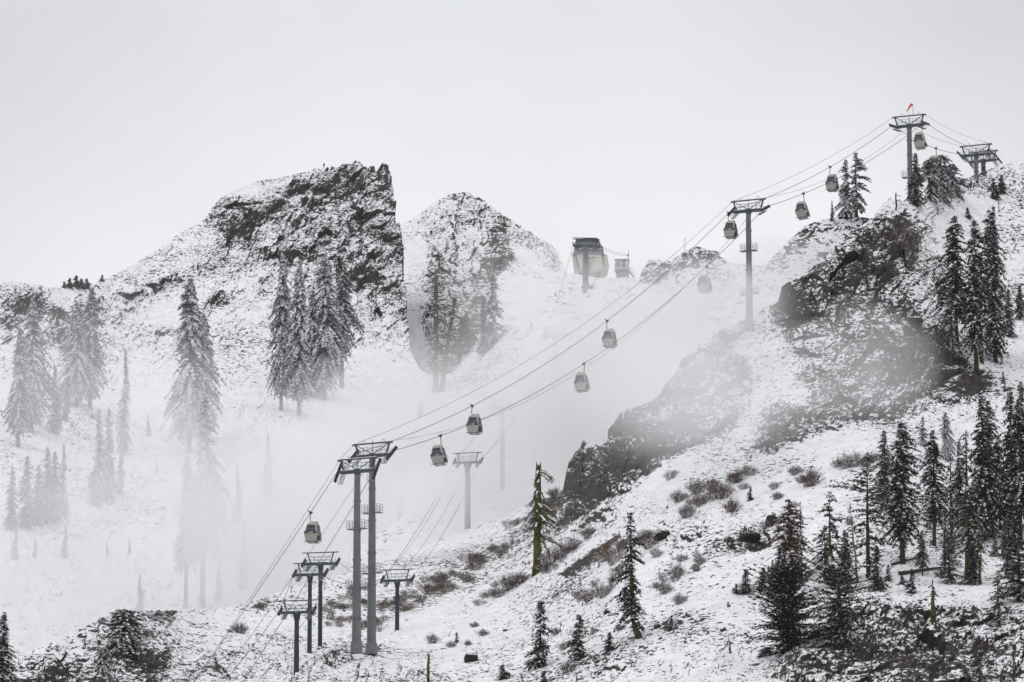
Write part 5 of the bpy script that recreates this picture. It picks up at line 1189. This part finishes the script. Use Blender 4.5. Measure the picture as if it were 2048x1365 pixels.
# ---- boulders one can tell apart
def boulder(u, v, wpx, hpx, label, layer='hillside', seed=1, cap=True):
    p, D = ground(layer, u, v); s = D / FPX; bm = bmesh.new(); bmesh.ops.create_icosphere(bm, subdivisions=3, radius=1); rs = np.random.default_rng(seed)
    nrm = rs.normal(size=(9, 3)); nrm /= np.linalg.norm(nrm, axis=1, keepdims=True); offs = rs.uniform(.55, .9, 9)
    for q in bm.verts:
        c = np.array(q.co)
        for n_, d_ in zip(nrm, offs):
            e = c @ n_ - d_
            if e > 0: c = c - n_ * e
        q.co = Vector(c.tolist())
    me = bpy.data.meshes.new('boulder'); bm.to_mesh(me); bm.free(); me.materials.append(near_mat); o = bpy.data.objects.new('boulder', me); COL.objects.link(o)
    for nm, val in (('rocky', .9), ('bare', .25), ('veg', 0)):
        la = me.attributes.new(nm, 'FLOAT', 'POINT'); la.data.foreach_set('value', np.full(len(me.vertices), val, np.float32))
    o.scale = (wpx * s / 1.5, wpx * s / 1.6, hpx * s / 1.5); o.location = p + Vector((0, 0, hpx * s * .2)); o.rotation_euler = (0, 0, seed); tag(o, label, 'boulder')
for i, a in enumerate(((1831, 652, 26, 26, 'grey rounded boulder standing out on the snow below the right crag'), (942, 1322, 26, 22, 'dark boulder at the bottom, left of the two slim firs'), (1500, 1083, 40, 24, 'dark flat faced boulder in the rock band above the three small firs'),
    (1543, 1052, 22, 24, 'dark boulder with a bush behind it at the right end of the rock band'), (1325, 1078, 30, 20, 'tilted dark boulder at the left end of the rock band'), (1448, 1262, 14, 9, 'small reddish black stone alone on the lower snow'), (1815, 662, 16, 12, 'small boulder touching the grey rounded one'),
    (1213, 1228, 12, 8, 'small dark stone below the shrubs beside the curved fir'), (1010, 1262, 9, 6, 'tiny dark stone on the clean snow right of the towers'))): boulder(*a, seed=i + 3)
# ================================================================ AIR
hz_m, n, l, out = mat('haze_air')
pv = n.new('ShaderNodeVolumePrincipled'); pv.inputs['Color'].default_value = (0.93, 0.935, 0.95, 1)
pv.inputs['Density'].default_value = 0.00002; pv.inputs['Anisotropy'].default_value = 0.0
l.new(pv.outputs[0], out.inputs['Volume'])

def box_mesh(name, lo, hi, m):
    x0, y0, z0 = lo; x1, y1, z1 = hi
    v = [(x0,y0,z0),(x1,y0,z0),(x1,y1,z0),(x0,y1,z0),(x0,y0,z1),(x1,y0,z1),(x1,y1,z1),(x0,y1,z1)]
    return mesh_obj(name, v, [(0,3,2,1),(4,5,6,7),(0,1,5,4),(1,2,6,5),(2,3,7,6),(3,0,4,7)], [m])
hz = box_mesh('haze', (-6100, -3100, -40), (6100, 9100, 700), hz_m); hz['kind'] = 'stuff'

FOGS = [  # u, v, D, radius across px, radius up px, radius deep m, optical depth through the middle, noise scale
    (330, 1130, 1010, 900, 330, 60, 1.9, 0.024),
    (440, 1000, 1040, 330, 300, 50, 1.2, 0.025),
    (930, 980, 860, 480, 290, 85, 4.2, 0.022),
    (930, 1000, 768, 210, 110, 12, 1.7, 0.03),
    (1090, 790, 845, 280, 240, 32, 1.5, 0.025),
    (1300, 715, 880, 440, 225, 45, 2.2, 0.022),
    (1440, 630, 740, 190, 145, 15, 1.8, 0.045),
    (1390, 790, 690, 330, 215, 26, 1.0, 0.035),
    (1710, 740, 690, 210, 140, 26, 1.1, 0.04),
    (1560, 540, 826, 170, 90, 14, 0.8, 0.03),
    (1075, 570, 1500, 100, 180, 50, 0.8, 0.018),
    (970, 600, 1560, 120, 160, 40, 0.35, 0.018),
    (190, 770, 1250, 440, 220, 60, 0.6, 0.018),
    (740, 960, 1250, 380, 250, 60, 1.2, 0.018),
]
def fog(u, v, D, ru, rv, rd, tau, nsc, seed):
    m_, n, l, out = mat('fog_air')
    dens = tau / (rd * 16.0 / 15.0)
    tc = n.new('ShaderNodeTexCoord'); ln = n.new('ShaderNodeVectorMath'); ln.operation = 'LENGTH'
    l.new(tc.outputs['Object'], ln.inputs[0])
    geo = n.new('ShaderNodeNewGeometry'); nz = n.new('ShaderNodeTexNoise'); nz.inputs['Scale'].default_value = nsc
    nz.inputs['Detail'].default_value = 4; nz.inputs['Roughness'].default_value = 0.5; nz.inputs['Distortion'].default_value = 0.8
    mp = n.new('ShaderNodeMapping'); mp.inputs['Location'].default_value = (seed * 31.7, 0, seed * 7.3); mp.inputs['Scale'].default_value = (1, 1, 1.5)
    l.new(geo.outputs['Position'], mp.inputs[0]); l.new(mp.outputs[0], nz.inputs['Vector'])
    def M(op, a, b):
        x = n.new('ShaderNodeMath'); x.operation = op
        for i, q in enumerate((a, b)):
            if isinstance(q, (int, float)): x.inputs[i].default_value = q
            else: l.new(q, x.inputs[i])
        return x.outputs[0]
    f = M('MAXIMUM', M('SUBTRACT', 1.0, M('POWER', ln.outputs['Value'], 2.0)), 0.0)
    f = M('MULTIPLY', f, f)
    mr = n.new('ShaderNodeMapRange'); mr.inputs[1].default_value = 0.36; mr.inputs[2].default_value = 0.64; mr.inputs[3].default_value = 0.05; mr.inputs[4].default_value = 2.0
    l.new(nz.outputs[0], mr.inputs[0])
    d = M('MULTIPLY', M('MULTIPLY', f, mr.outputs[0]), dens)
    pv = n.new('ShaderNodeVolumePrincipled'); pv.inputs['Color'].default_value = (0.985, 0.985, 0.99, 1)
    pv.inputs['Anisotropy'].default_value = 0.0
    l.new(d, pv.inputs['Density']); l.new(pv.outputs[0], out.inputs['Volume'])
    bm = bmesh.new(); bmesh.ops.create_icosphere(bm, subdivisions=3, radius=1.0)
    me = bpy.data.meshes.new('fog_bank'); bm.to_mesh(me); bm.free(); me.materials.append(m_)
    o = bpy.data.objects.new('fog_bank', me); COL.objects.link(o)
    o.location = V(u, v, D); o.scale = (ru / FPX * D, rd, rv / FPX * D)
    o['kind'] = 'stuff'
for k, f in enumerate(FOGS): fog(*f, k + 1)
